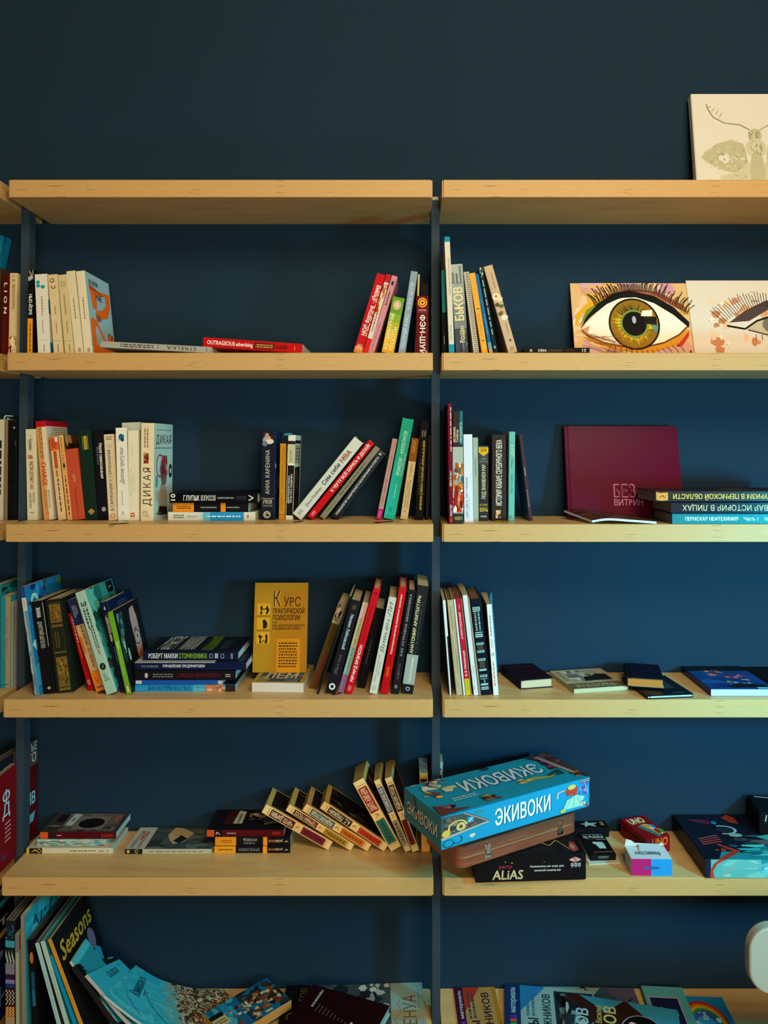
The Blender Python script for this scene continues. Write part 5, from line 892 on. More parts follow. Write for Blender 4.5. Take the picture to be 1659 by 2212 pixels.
LS(SZ[5], 270.5, 454.5, 1845, 10.5, .097, '#a8a490', 'thin light-spined book with a dark painted cover lying flat between the stacks', group=g5, fc='#3c4444', pg='#8a887a', pr=[
  Rs(.8, 1, '#1c1c1e'), Arc('spine', .5, .87, .4, .018, .3, '#c9a83c'), Rs(.95, .98, '#c9a83c', .2, .8), Ln('spine', .35, .1, .65, .72, '#6c685a', 1, 'v', 3),
  Rc('front', 0, .78, 1, 1, '#a9a898'), T('front', 'ЛИ', .42, .84, .78, .95, '#8c1c20', 270, 1), Ln('front', .06, .82, .4, .98, '#7c7a6c', 2, 'u', 3), Bl('front', 0, 0, .9, .76, ['#3a4648', '#465250', '#2c3234', '#54605c'], 20, 4, .12, .3), Pg('front', [(.98, .56), (.95, .46), (.72, .30), (.35, .36), (.2, .48), (.45, .56), (.62, .60)], '#a8966c'), Pg('front', [(.62, .44), (.45, .34), (.25, .42), (.35, .50)], '#1a1c1e'), Bl('front', .55, .05, .9, .3, ['#5c5a3c', '#6c684a'], 5, 5)])
z = SZ[5]
z = LS(z, 463, 625, 1843, 14.5, .10, '#141216', 'black paperback with two amber labels at the bottom of the tilted-books stack', group=g5, pg='#9cb4b0', pr=[
  Rs(.72, 1, '#d99018'), Ln('spine', .3, .76, .7, .95, '#6a3c0c', 1, 'v', 3), U('ФРАНЦ КАФКА', .40, .68, '#8c8a88', .3, .7, 0), Rs(.305, .36, '#e09a1c'), U('pocket', .10, .20, '#b0aca4', .32, .68), U('book', .205, .29, '#b8701c', .32, .68), Lin('spine', [(.4, .03), (.6, .05), (.4, .07)], .05, .006, '#b8b4ac')])
z = LS(z, 464.6, 625, 1827, 18.5, .10, '#131115', 'black paperback with two orange labels in the middle of the tilted-books stack', group=g5, pg='#9cb4b0', pr=[
  Rs(.72, 1, '#d9821c'), Ln('spine', .3, .78, .7, .92, '#7a4410', 2, 'v', 4), U('ИСПОВЕДЬ', .44, .63, '#a8a49c', .55, .82, 0), U('О ЖИЗНИ', .47, .62, '#8c8880', .2, .42, 0), Rs(.305, .36, '#e09020'), U('pocket', .10, .20, '#b0aca4', .32, .68), U('book', .205, .29, '#b8701c', .32, .68), Lin('spine', [(.4, .03), (.6, .05), (.4, .07)], .05, .006, '#b8b4ac')])
z = LS(z, 447, 611, 1807.5, 14.2, .10, '#4c0c14', 'dark red paperback with a black painted cover on top of the tilted-books stack', group=g5, fc='#131114', pg='#8fa8a4', mat='cover_gloss', pr=[
  Rs(.905, 1, '#c04a1c'), Rs(.8, .9, '#161214'), Lin('spine', [(.3, .83), (.7, .87), (.3, .88)], .08, .006, '#b8b0a8'), U('МОЭМ', .04, .15, '#a8301c', .3, .7), Ln('spine', .35, .62, .65, .74, '#a89c98', 1, 'v', 3),
  Rc('front', .28, .70, .92, .82, '#3c0f18'), Pg('front', [(.30, .58), (.9, .58), (.95, .68), (.3, .70)], '#a8a488'), Ln('front', .34, .61, .8, .66, '#4a4438', 1, 'u', 2), Bl('front', .45, .22, .95, .52, ['#8a6a58', '#6c4c40', '#a8907c', '#3c2c28'], 10, 5, .12, .3), Bl('front', .25, .06, .6, .36, ['#6c5048', '#4a5460', '#8c7464', '#3a2420'], 10, 6, .12, .3)])
# pocket classics of one series tumbling to the left
def classic(BL, TL, wpx, c1, t1, c2, t2, label, d=.108, pic=None, dark=False, ff=0.0, fb=0.0, Y=None, lt='#d9cfae', lt2='#2c1c14', paper='#dcbc80'):
    it = [Rs(.545, .90, '#3a2210', .10, .90), Rs(.55, .895, c1, .13, .87), U(t1, .565, .885, lt, .25, .75), Lin('spine', [(.3, .46), (.65, .50), (.35, .52), (.7, .475)], .02, .003, '#5c4420'), Rs(.09, .43, '#3a2210', .10, .90), Rs(.095, .425, c2, .13, .87), Rs(.07, .075, '#3a2210', .1, .9), Rs(.925, .93, '#3a2210', .1, .9)]
    it += [U(t2, .12, .40, lt2, .32, .68)] if t2 else [Ln('spine', .3, .12, .7, .40, lt2, 2, 'v', len(t1))]
    if pic: it += [Rc('front', .08, .12, .95, .93, '#1a1410'), Bl('front', .1, .14, .93, .91, pic, 26, len(t1), .08, .25)]
    return S(5, BL, TL, wpx, paper, label, Y=Y, d=d, fc='#a88a48', bc='#bfa472', group=g5, pg='#a4905c', ff=ff, fb=fb, pr=it)
P1 = ['#141014', '#3c2a28', '#1c1418', '#5c4440', '#2a2024']
classic((708.5, 1837), (564.9, 1755.6), 20, '#4c0c14', 'ЧАРЛЗ ДАРВИН', '#6b2038', None, 'pocket classic with a maroon title panel, first of the toppled row', pic=P1)
classic((757, 1838.5), (617, 1751.4), 15.5, '#4c0c10', 'ГЕРМАН ГЕССЕ', '#9c7a24', None, 'pocket classic with dark red and ochre panels, second of the toppled row', pic=['#2a2014', '#1c160e', '#4c3c20', '#3a2c18'])
classic((793, 1839.5), (652.7, 1751.4), 17, '#0f5470', 'АРКАДИЙ И БОРИС СТРУГАЦКИЕ', '#c4641c', None, 'pocket classic with teal and orange panels in the toppled row', pic=['#141a14', '#2a3428', '#0f1410', '#3c4434'])
classic((829, 1839.5), (690.8, 1746.5), 17.5, '#131418', 'А.С. ПУШКИН', '#b8381c', None, 'pocket classic with a black title panel and nearly black cover in the toppled row', pic=['#0c0c0c', '#14120f', '#2a2a14', '#0a0a0c', '#3c3820'])
classic((844.5, 1840), (762.4, 1692.8), 24.5, '#8c1018', 'ДАНТЕ АЛИГЬЕРИ', '#1f6a5c', None, 'thick pocket classic with red and green panels leaning left', ff=.005, pic=P1, d=.1)
classic((875.5, 1841.5), (807.5, 1687.9), 13, '#0f5c9c', 'СТАНИСЛАВ ЛЕМ', '#8a8470', 'ЭДЕМ', 'pocket classic with blue and grey panels leaning left', ff=.003, pic=P1, d=.1)
classic((891, 1841.5), (831, 1683), 15, '#141214', 'АРКАДИЙ И БОРИС СТРУГАЦКИЕ', '#6b2010', None, 'pocket classic with black and rust panels leaning left beside the blue game box', ff=.004, pic=P1, d=.1)
S(5, (910.5, 1838), (906, 1671), 18, '#c9953c', 'amber-spined pocket book standing upright behind the post', Y=-.095, d=.088, fc='#a4b8b0', bc='#6c8c94', group=g5, pg='#7c98a0', pr=[Rs(.62, .93, '#131214', .12, .88), U('ЭС', .70, .9, '#c4bca8', .3, .7), Rs(.945, .95, '#2a1c0c', .1, .9)])
S(5, (932, 1838), (940, 1646), 17, '#8fa89c', 'pale striped book standing between the post and the blue game box', Y=-.06, d=.05, group=g5, pr=[Rs(.9, .92, '#16181a', .1, .8), Rs(.8, .84, '#16181a', .1, .9), Rs(0, .7, '#2a1c1c', .1, .95)])

# ------------------------------------------------------------------ fifth shelf, right bay: games
h5 = 'games on the fifth shelf'
def box_thing(label, corner, yaw, L, W, H, col, name='game_box', cat='game box', group=h5, pr=(), mat='cover_gloss', lid=None, parts=True):
    """carton: lid over a slightly smaller tray; faces: spine = near side, front = top ... named below"""
    R = root(name, label, cat, Matrix.Translation(corner) @ Matrix.Rotation(radians(yaw), 4, 'Z'), group); c = hexc(col)
    if parts:
        bevel_box('tray', (L-.003, W-.003, H*.5), mat, R, .0008, 1, c, (.0015, .0015, 0)); bevel_box('lid', (L, W, H-.0015), mat, R, .0012, 2, c, (0, 0, .0015))
    else: bevel_box('carton', (L, W, H), mat, R, .0008, 2, c)
    fr = {'n': ((0, 0, .0015 if parts else 0), (L, 0, 0), (0, 0, H-(.0015 if parts else 0)), (0, -1, 0)), 'l': ((0, W, .0015), (0, -W, 0), (0, 0, H-.0015), (-1, 0, 0)), 't': ((0, 0, H), (L, 0, 0), (0, W, 0), (0, 0, 1)), 'r': ((L, 0, 0), (0, W, 0), (0, 0, H), (1, 0, 0))}
    prints(list(pr), fr, R); return R
Z5 = SZ[5]
box_thing('black party game box with cream lettering under the wooden case', (1.007, -.2205, Z5+.0002), 3.0, .236, .16, .057, '#0f0f12', pr=[
  T('n', 'ALiAS', .155, .09, .43, .42, '#b5a478', 0, 1, .3), T('n', 'party', .21, .50, .33, .64, '#8c2440', 0, 1, .5), T('n', 'Увлекательная игра для', .49, .51, .80, .58, '#b8b8b4', 0, 1), T('n', 'веселой компании', .53, .36, .77, .43, '#b8b8b4', 0, 1),
  Pg('n', [(.845, .76), (.875, .82), (.90, .86), (.925, .82), (.955, .76), (.925, .70), (.90, .66), (.875, .70)], '#d8c8c0'), Pg('n', [(.852, .76), (.878, .81), (.90, .845), (.922, .81), (.948, .76), (.922, .71), (.90, .675), (.878, .71)], '#a81c20'), T('n', 'TACTIC', .858, .725, .942, .795, '#dcd4cc', 0, 1),
  ('g', [Rc('n', .862+.032*i, .52, .886+.032*i, .63, '#b4b4b0') for i in range(3)]), ('g', [Rc('n', .867+.032*i, .555, .880+.032*i, .60, '#17171a') for i in range(3)]), ('g', [Rc('n', .865+.032*i, .475, .883+.032*i, .495, '#8c8c88') for i in range(3)]), El('n', .27, .74, .006, .02, '#a89048'), El('n', .33, .70, .008, .02, '#b8a04c'), El('n', .62, .71, .004, .01, '#b0b0a8'),
  Lin('t', [(.62, .30), (.70, .20), (.78, .34), (.86, .12), (.92, .10)], .004, .012, '#a4803c'), Pg('t', [(.86, .10), (.90, .30), (.94, .26), (.95, .08), (.90, .03)], '#8c3c30'), El('t', .905, .16, .02, .06, '#b4685c')])
# wooden case
WC = root('wooden_case', 'flat reddish-brown wooden case with chrome latches between the two game boxes', 'case', Matrix.Translation((.9665, -.279, Z5+.0575)) @ Matrix.Rotation(radians(29.4), 4, 'Z'), h5)
CL, CWd, CHt = .322, .138, .0445
def rbox(name, L, W, z0, z1, r, mat, parent, n=6, inset=0.0):
    bm = bmesh.new(); rings = []; e = .0025
    pts = [(x+L/2, y+W/2) for x, y in rrect(L, W, r, n)]; c = Vector((L/2, W/2))
    for z, s in ((z0, e if z0 == 0 else 0.0), (z0+(e if z0 == 0 else 0.0001), 0), (z1-(e if z0 else .0001), 0), (z1, e if z0 else 0)):
        rings.append([bm.verts.new((x+(c.x-x)*s/(L/2), y+(c.y-y)*s/(W/2), z)) for x, y in pts])
    m = len(pts)
    for a, b2 in zip(rings, rings[1:]):
        for i in range(m): bm.faces.new((a[i], a[(i+1) % m], b2[(i+1) % m], b2[i]))
    bm.faces.new(list(reversed(rings[0]))); bm.faces.new(rings[-1]); bmesh.ops.recalc_face_normals(bm, faces=bm.faces)
    me = bpy.data.meshes.new(name); bm.to_mesh(me); bm.free(); me.materials.append(MATS[mat]); return link(name, me, parent)
rbox('case_bottom', CL, CWd, 0, .021, .022, 'case_wood', WC)
o = rbox('seam', CL-.001, CWd-.001, .021, .0228, .022, 'ply_face', WC); o.location = (.0005, .0005, 0)
rbox('case_lid', CL, CWd, .0228, CHt, .022, 'case_wood', WC)
def latch(x):
    mb = MB(); mb.box(x-.007, -.0016, .026, x+.007, 0, .036); mb.box(x-.0075, -.0016, .008, x+.0075, 0, .0185); mb.box(x-.004, -.0042, .0165, x+.004, -.0016, .034); mb.box(x-.0015, -.0062, .031, x+.0035, -.0016, .0385)
    L_ = mb.build('latch', 'chrome', WC)
    t = tube('latch_pin', [(x-.006, -.004, .0175), (x+.006, -.004, .0175)], .0022, 'chrome', L_, 10); tube('rivet', [(x, -.0034, .0115), (x, -.0012, .0115)], .0022, 'chrome', L_, 10)
latch(.073); latch(.268)
prints([El('t', .17, .12, .01, .02, '#c9c0a8'), Lin('t', [(.155, .10), (.165, .14), (.175, .10), (.185, .14)], .004, .008, '#a89c84'), Lin('t', [(.30, .10), (.315, .13), (.33, .10)], .004, .008, '#a89c84')], {'t': ((0, 0, CHt), (CL, 0, 0), (0, CWd, 0), (0, 0, 1))}, WC)
BLU, BLD = '#1b87b0', '#11667c'
def eki():
    it = []
    lo, so = '#c9c9d2', '#0f3c50'
    def logo(f, u0, v0, u1, v1, rot=0, col=lo, e=.006, ev=.02):
        return [T(f, 'ЭКИВОКИ', u0+e, v0-ev, u1+e, v1-ev, so, rot, 1), T(f, 'ЭКИВОКИ', u0, v0, u1, v1, col, rot, 1)]
    it += [Rc('l', 0, 0, 1, 1, '#3a7484'), Rc('t', 0, 0, 1, 1, '#1a7a90')]
    # near long side
    it += logo('n', .335, .26, .72, .74, 0, '#d8dae2')
    it += [Pg('n', [(.0, .98), (.16, .93), (.30, .52), (.29, .46), (.0, .30)], '#3c4a4c'), Bl('n', .01, .36, .22, .90, ['#2c4c58', '#5c3a34', '#8a7a48', '#1f3840', '#6c5c50', '#4a2430'], 26, 4, .08, .2), Lin('n', [(.0, .33), (.29, .47)], .004, .02, '#b08a80'), Lin('n', [(.14, .94), (.29, .51)], .004, .02, '#a88478'), Pg('n', [(.0, .28), (.30, .46), (.29, .50), (.0, .34)], '#b49a90'),
           Arc('n', .10, .58, .06, .20, .18, '#c9b06c', 0, 200), El('n', .12, .56, .028, .13, '#c4ac70'), El('n', .12, .56, .012, .06, '#6c4c24'), El('n', .03, .46, .026, .10, '#c9a848'), Rc('n', .16, .60, .20, .78, '#2f90a8'), Lin('n', [(.17, .65), (.19, .74)], .004, .012, '#c8d4d4'),
           Arc('n', .045, .14, .035, .12, .2, '#0f4a64', 40, 360), Arc('n', .10, .18, .03, .12, .2, '#0f4a64', 180, 420), El('n', .19, .20, .02, .05, '#c8bc9c'), Rc('n', .182, .12, .198, .18, '#a8b4b0'), El('n', .235, .86, .03, .035, '#3c7a70')]
    it += [Pg('n', [(.83, .42), (.80, .12), (.93, .10), (.96, .40), (.90, .52)], '#8cc0b0'), ('g', [Lin('n', [(.865+.01*i, .46), (.82+.028*i, .13)], .002, .006, '#c4cc8c' if i % 2 else '#5f9a94') for i in range(5)]), Pg('n', [(.83, .56), (.90, .52), (.91, .80), (.86, .86), (.82, .78)], '#b0402c'), El('n', .865, .82, .03, .08, '#c9b060'), Lin('n', [(.82, .78), (.765, .74), (.76, .56)], .006, .02, '#c9a894'), Bl('n', .92, .46, .985, .86, ['#6a5c9c', '#54488c', '#8c7cb0'], 14, 6, .12, .3), Bl('n', .93, .04, 1, .40, ['#a8845c', '#6c4c3c', '#c8b490', '#4c8a90'], 12, 7, .12, .3), ('g', [Rc('n', .925, .86+.03*i, 1, .875+.03*i, '#c8b8a0' if i % 2 else '#4c3c3c') for i in range(5)]), El('n', .80, .10, .02, .06, '#c0a848')]
    # near short side (left end)
    it += logo('l', .10, .30, .93, .66, 0, '#c4c0a8', .012, .02) + [Lin('l', [(.30, 1.0), (.34, .80), (.36, .58), (.42, .42)], .015, .02, '#5c1424')]
    # top, printed upside down as seen from the room
    it += [T('t', 'ЭКИВОКИ', .27, .445, .83, .74, so, 180, 1), T('t', 'ЭКИВОКИ', .265, .46, .825, .755, '#b4b8bc', 180, 1)]
    it += [Pg('t', [(.82, 1), (1, 1), (1, .0), (.985, .0), (.93, .5)], '#3c2c2c'), Bl('t', .86, .45, 1, 1, ['#4a1c20', '#2c2024', '#6c1c44', '#5c4438', '#241c20'], 26, 9, .1, .3), Pg('t', [(.88, .92), (.91, .92), (.975, .12), (.945, .12)], '#8c7470'), Bl('t', .92, .08, .99, .3, ['#8a7034', '#4a1418'], 8, 3, .15, .3), Pg('t', [(.77, .28), (.9, .42), (.9, .24)], '#0f3c34'),
           Bl('t', .03, .55, .22, .98, ['#b8b090', '#a8a484', '#8c3a2c', '#c0b89c', '#6c2c3c', '#b8862c', '#7c8c84'], 26, 11, .1, .26), Arc('t', .17, .86, .06, .12, .25, '#4c2450', 0, 260), El('t', .21, .66, .05, .05, '#b0a878'), El('t', .10, .58, .04, .05, '#5c3c38'), El('t', .105, .48, .02, .04, '#c99a3c'),
           Bl('t', .02, .02, .16, .24, ['#8c2438', '#241424', '#a8b0a8', '#b04c6c', '#5c1c2c'], 16, 12, .12, .3), Pg('t', [(.0, .0), (.2, .03), (.08, .12), (.02, .3)], '#5c2c28'),
           Bl('t', .30, .05, .40, .22, ['#6c2434', '#b08c34', '#3c1c2c', '#7c6438'], 12, 14, .15, .35), Pg('t', [(.60, .32), (.70, .36), (.80, .27), (.86, .30), (.80, .22), (.68, .26), (.60, .24)], '#8a8440'), Bl('t', .58, .24, .70, .38, ['#a88c54', '#c0a468'], 6, 4, .15, .3), Ln('t', .15, .26, .30, .36, '#a8bcbc', 2, 'u', 4), El('t', .52, .93, .03, .04, '#1f3034')]
    return it
box_thing('big turquoise board game box with white capitals and cartoon figures on top of the pile', (.9295, -.347, Z5+.1335), 28.9, .379, .148, .0645, BLU, pr=eki())
box_thing('small black puzzle carton with a white figure lying on a pale card', (1.2695, -.139, Z5+.003), 3.6, .057, .094, .013, '#101013', parts=False, mat='cover_matte', pr=[
  T('t', 'IQ PUZZLE', .10, .76, .92, .86, '#c4c8c4', 0, 1), Ln('t', .1, .90, .95, .94, '#a8a8a4', 1, 'u', 2), Ln('t', .15, .66, .5, .71, '#7c3020', 1, 'u', 3), Ln('t', .55, .66, .95, .71, '#a4a49c', 1, 'u', 3), Pg('t', [(.36, .58), (.74, .56), (.78, .50), (.76, .26), (.50, .27), (.42, .46), (.34, .50)], '#a8bab0'), Ln('t', .2, .08, .92, .14, '#a8602c', 1, 'u', 5), Ln('n', .3, .35, .7, .8, '#7c7c78', 2, 'u', 4)])
box_thing('thin pale card lying under the small puzzle carton', (1.262, -.152, Z5+.0002), 6, .073, .115, .0022, '#b9b9a8', name='card', cat='card', parts=False, mat='cover_matte')
box_thing('black puzzle carton with a pale star lying at the back of the shelf', (1.256, -.038, Z5+.003), 2, .082, .034, .022, '#0f0e10', parts=False, mat='cover_matte', pr=[
  Pg('t', [(.2, .55), (.36, .62), (.42, .95), (.5, .66), (.74, .70), (.6, .45), (.66, .12), (.46, .34), (.32, .1), (.34, .42)], '#8fa8a0'), Rc('t', .80, .3, .9, .8, '#8c6424')])
box_thing('crushed red card game carton with a fan of coloured cards on its lid', (1.400, -.113, Z5+.0002), 19, .064, .098, .037, '#7c0f14', parts=False, pr=[
  T('t', 'UNO', .14, .66, .78, .90, '#b88a34', 0, 1, .4), T('t', 'UNO', .12, .68, .76, .92, '#d8c8a4', 0, 1, .4), 
  Pg('t', [(.24, .54), (.30, .56), (.62, .02), (.56, .0)], '#2f7a3c'), Pg('t', [(.31, .57), (.39, .59), (.68, .03), (.63, .02)], '#1c6ca4'), Pg('t', [(.40, .60), (.52, .61), (.74, .10), (.69, .06)], '#c08a3c'), Pg('t', [(.53, .61), (.70, .58), (.96, .12), (.76, .08)], '#c8c4b8'), Pg('t', [(.55, .59), (.69, .56), (.74, .44), (.62, .44)], '#c98a24'), El('t', .76, .24, .09, .12, '#9c1a1c'), El('t', .88, .22, .07, .12, '#3c8a34'), El('t', .80, .46, .07, .1, '#2f6cb0'),
  T('n', 'UNO', .22, .45, .90, .92, '#c8641c', 0, 1, .3), T('l', 'ПОДКИДНОЙ', .10, .50, .90, .70, '#4c1014', 180, 1)])
FB = box_thing('white tuck-flap card box with a pink and blue front, its torn lid standing up', (1.343, -.191, Z5+.0002), -1.1, .0871, .052, .0355, '#c4c8c8', parts=False, mat='cover_matte', pr=[
  Rc('n', 0, 0, .49, 1, '#a81c64'), Rc('n', .49, 0, 1, 1, '#1f84c4'), El('n', .50, .47, .2, .09, '#14508c'), Ln('n', .38, .44, .62, .50, '#8c5c8c', 1, 'u', 3), T('t', 'Фемистокл', .16, .28, .80, .56, '#26384c', 180, 1), Ln('t', .3, .66, .62, .74, '#5c6c7c', 1, 'u', 2), Arc('t', .46, .9, .03, .06, .3, '#8c949c')])
mb = MB()
fl = [(0, .052, .0355), (.004, .054, .050), (.016, .053, .047), (.022, .053, .042), (.075, .053, .040), (.083, .054, .043), (.087, .053, .036)]
mb.poly(fl, hexc('#b9bdb8')); mb.poly([(x, y+.0006, z) for x, y, z in reversed(fl)], hexc('#a8aca8'))
for p, q in zip(fl, fl[1:]+fl[:1]): mb.poly([p, q, (q[0], q[1]+.0006, q[2]), (p[0], p[1]+.0006, p[2])], hexc('#a8aca8'))
mb.build('torn_flap', 'cover_matte', FB)
mb = MB(); q = [(.026, .030, .0362), (.080, .030, .0362), (.076, .051, .0405), (.030, .051, .0405)]
mb.poly(q, hexc('#b4bcc0')); mb.poly([(x, y, z-.0006) for x, y, z in reversed(q)], hexc('#a4acac')); mb.build('tuck_flap', 'cover_matte', FB)
box_thing('large flat game box with a dark comet picture and turquoise near side', (1.497, -.2025, Z5+.0002), 0, .30, .2, .040, '#0f1522', pr=[
  Rc('n', 0, 0, 1, 1, '#4f9a98'), Bl('n', .1, 0, .45, 1, ['#6caaa0', '#5a9c98', '#7cb4a8'], 14, 5, .15, .35), Bl('n', .40, 0, 1, 1, ['#7cbcc0', '#2f8a94', '#5cacb0', '#1f7884'], 20, 7, .12, .3), Rc('n', 0, 0, .04, 1, '#141c34'), Pg('n', [(.035, 0), (.035, .35), (.06, .75), (.10, 1), (.15, 1), (.085, .75), (.055, .35), (.065, 0)], '#a83424'),
  ('g', [Pg('n', [(u, v+.12), (u+.005, v+.03), (u+.03, v), (u+.005, v-.03), (u, v-.12), (u-.005, v-.03), (u-.03, v), (u-.005, v+.03)], '#b08468') for u, v in ((.145, .22), (.185, .48))]),
  Pg('t', [(.10, 0), (1, 0), (1, .24), (.72, .2), (.5, .3), (.3, .14), (.16, .16)], '#177c84'), Pg('t', [(.09, 0), (.15, 0), (.30, .16), (.18, .32), (.16, .3), (.24, .17)], '#9c3024'), Bl('t', .25, .06, 1, .3, ['#2fa0a0', '#126870', '#4cb0ac', '#0f4a54'], 20, 4, .06, .2), Bl('t', .3, .25, 1, .5, ['#3c4850', '#2c343c', '#4c5054', '#24303c'], 20, 6, .1, .25), Arc('t', .30, .62, .10, .10, .22, '#8ca49c', -110, 110), El('t', .36, .50, .05, .04, '#7c948c'), El('t', .30, .62, .06, .06, '#1a2230'), Pg('t', [(.5, .46), (.72, .58), (.80, .40), (.6, .36)], '#3c948c'),
  ('g', [Lin('t', [(.06, .42-.04*i), (.22, .50-.045*i)], .003, .010, c) for i, c in enumerate(('#8c4a58', '#9c3440', '#a83c34', '#a83c34'))]), ('g', [Lin('t', [(.08+.02*i, .86-.02*i), (.24, .84-.03*i)], .002, .005, '#7c2c40') for i in range(4)]), El('t', .27, .78, .02, .04, '#1f6c94'), Pg('t', [(.36, .9), (.42, .98), (.46, .9), (.46, .76), (.40, .78)], '#8c2c18'), Bl('t', .1, .1, .25, .25, ['#9c3024'], 2, 3, .1, .3)])
box_thing('black box with a yellow crescent on top of the comet game box', (1.660, -.10, Z5+.0405), -8, .13, .09, .05, '#0d0d10', pr=[Lin('t', [(.1, .9), (.6, .85)], .01, .02, '#a8b4b0'), Lin('n', [(.12, .9), (.10, .6)], .01, .03, '#9c9c98'), Arc('n', .5, .3, .3, .5, .4, '#b8842c', 60, 250), Rc('n', .35, .78, .5, .84, '#b0b4b4')])
# ------------------------------------------------------------------ bottom shelf
g6 = 'magazines and books on the bottom shelf'
Z6 = SZ[6]
bY = -.19
def M6(BL, TL, w, cov, label, d=.175, Y=-.2, **kw): return S(6, BL, TL, w, cov, label, Y=Y, d=d, group=g6, name='magazine', cat='magazine', **kw)
S(6, (-46, 2275), (-46, 1972), 18, '#14264c', 'navy magazine binder at the far left with a sand and teal head', Y=-.195, d=.17, fc='#0f1c40', group=g2l, hard=True, pg='#7a6a50', pr=[
  Rc('front', 0, .78, 1, 1, '#151210'), Rc('front', 0, .93, 1, .97, '#1c5c60'), Rc('front', 0, .70, 1, .75, '#a07838'), Rc('front', 0, .74, 1, .9, '#101012'), T('front', 'ТТ', .05, .78, .5, .83, '#9c9c94', 0, 1), T('front', 'Я', .1, .55, .4, .6, '#6c7c90', 0, 1), Rc('front', .1, .25, .5, .28, '#4c6488'), Rc('front', .25, .2, .32, .35, '#4c6488'), Rc('front', 0, 0, 1, .1, '#8c6a34')])
for i in range(3):
    M6((12.6+6.6*i, 2275), (11.6+6.6*i, 1988+i), 6.3, '#17171c', ('patterned magazine, the one of the striped trio next to the binder', 'patterned magazine in the middle of the striped trio', 'patterned magazine, the one of the striped trio next to the cream spine')[i], pg='#6c6454', pr=[
      Bl('spine', 0, .86, 1, .98, ['#16405c', '#2c7c94', '#0f2030', '#1c5470'], 10, i+3), Rs(.80, .85, '#2f8ca0'), Rs(.70, .79, '#121820'), Pg('spine', [(0, .78), (1, .70), (1, .64), (0, .74)], '#8c9890'), Rs(.60, .68, '#6c6c78'), Rs(.565, .60, '#2c1430'), Rs(.53, .56, '#6c6ca0'), Rs(.50, .53, '#1c2c58'), Rs(.36, .5, '#241418'), ('g', [El('spine', .3+.4*(k % 2), .38+.016*k, .18, .008, '#c0b0a0') for k in range(7)]), Rs(.28, .36, '#8c4c1c'), ('g', [El('spine', .3+.4*(k % 2), .29+.012*k, .18, .007, '#d0a468') for k in range(6)]), Rs(0, .28, '#a08468'), ('g', [El('spine', .25+.25*(k % 3), .01+.012*k, .12, .004, '#4c342c') for k in range(22)])])
M6((34.5, 2275), (32.5, 2019), 7.6, '#8a947c', 'slim sage magazine with a mauve head beside the striped trio', pr=[Rs(.85, 1, '#6c6070')])
M6((44.5, 2275), (41, 2019), 3.2, '#6a5a44', 'thin brown magazine beside the sage one', pr=[Rs(.88, 1, '#5c2c2c')])
M6((49, 2275), (44, 1979), 9.5, '#5c5c54', 'white-edged magazine with a turquoise cover and dark script', fc='#1f8fa4', d=.18, pr=[('g', [Rs(0, 1, '#9c9c8c', .1+.3*i, .2+.3*i) for i in range(3)]), Lin('front', [(.2, .80), (.25, .92), (.32, .82)], .02, .006, '#0f3c54'), Lin('front', [(.38, .78), (.42, .94), (.5, .86), (.55, .95)], .02, .006, '#0f3c54'), Lin('front', [(.6, .80), (.7, .95), (.8, .84), (.9, .97)], .02, .006, '#0f3c54'), Bl('front', 0, .6, 1, 1, ['#2aa0b4', '#1a8498', '#36acbc'], 8, 3)])
M6((72, 2275), (59.5, 2030), 13, '#0c0b0e', 'thick black magazine with an orange and blue patch on its spine', pg='#3a3430', pr=[El('spine', .5, .84, .3, .05, '#a8602c'), Rs(.42, .72, '#12445c', .3, .8), Rs(.42, .55, '#1a5c78', .3, .8)])
M6((139, 2275), (75, 2038.5), 9, '#8fb4b8', 'pale blue-white magazine, first of the two leaning side by side', fc='#2a2a2e', d=.178, pg='#7c8c90', pr=[Ln('spine', .4, .35, .6, .7, '#6c8c90', 1, 'v', 3)])
M6((158, 2275), (86.5, 2035), 9.5, '#9cb4ac', 'pale green-white magazine, second of the two leaning side by side', fc='#1d6c74', d=.178, pg='#5cb0b8', pr=[Ln('spine', .4, .4, .6, .75, '#6c8480', 1, 'v', 4)])
M6((179, 2275), (107, 2069), 6.3, '#127ea8', 'thin bright blue magazine leaning behind the orange spine', d=.17)
M6((194, 2275), (103, 2031), 8, '#c0841c', 'magazine with an orange spine and a black cover with gold script', fc='#141517', d=.165, mat='cover_gloss', pr=[
  Ln('spine', .4, .4, .6, .62, '#8a5a10', 1, 'v', 4), T('front', 'Seasons', .06, .77, .96, .91, '#a88a2c', 0, 1, 1.0), El('front', .80, .66, .09, .09, '#6c6078'), Pg('front', [(.7, .52), (.82, .58), (.92, .52), (.9, .40), (.74, .36)], '#1f8cb0'), Lin('front', [(.5, .62), (.72, .57)], .02, .01, '#1f6c5c'), Pg('front', [(.45, .48), (.6, .52), (.58, .46)], '#2c8c6c'), Rc('front', .6, .08, .9, .3, '#5c1c30')])
S(6, (297, 2275), (149, 2080), 6, '#a8b49c', 'thin white magazine with red and teal bands on its leaning spine', Y=bY, d=.075, group=g6, name='magazine', cat='magazine', fc='#1d7c8c', pr=[Rs(.52, .6, '#b01c1c'), Rs(.38, .45, '#8c2c48'), Rs(.26, .32, '#1f7c7c'), Rc('front', 0, .93, 1, 1, '#3aa0ac')])
bent('black magazine with dark green lettering leaning under the turquoise guide', [atY(163, 2084, -.19), atY(204, 2140, -.19), atY(257, 2211, -.19), Vector((.318, -.19, Z6+.013))], [atY(243, 2067, -.06), atY(262, 2092, -.06), atY(286, 2126, -.06), Vector((.328, -.06, Z6+.013))], .011, lambda u, v: '#0c1512', '#0d0f10', 'magazine', 'magazine', g6, nu=24, nv=8, pr=[Ln('f', .04, .1, .16, .85, '#14382c', 2, 'v', 3), Rc('f', .0, .84, .05, 1, '#3a9aa4')])
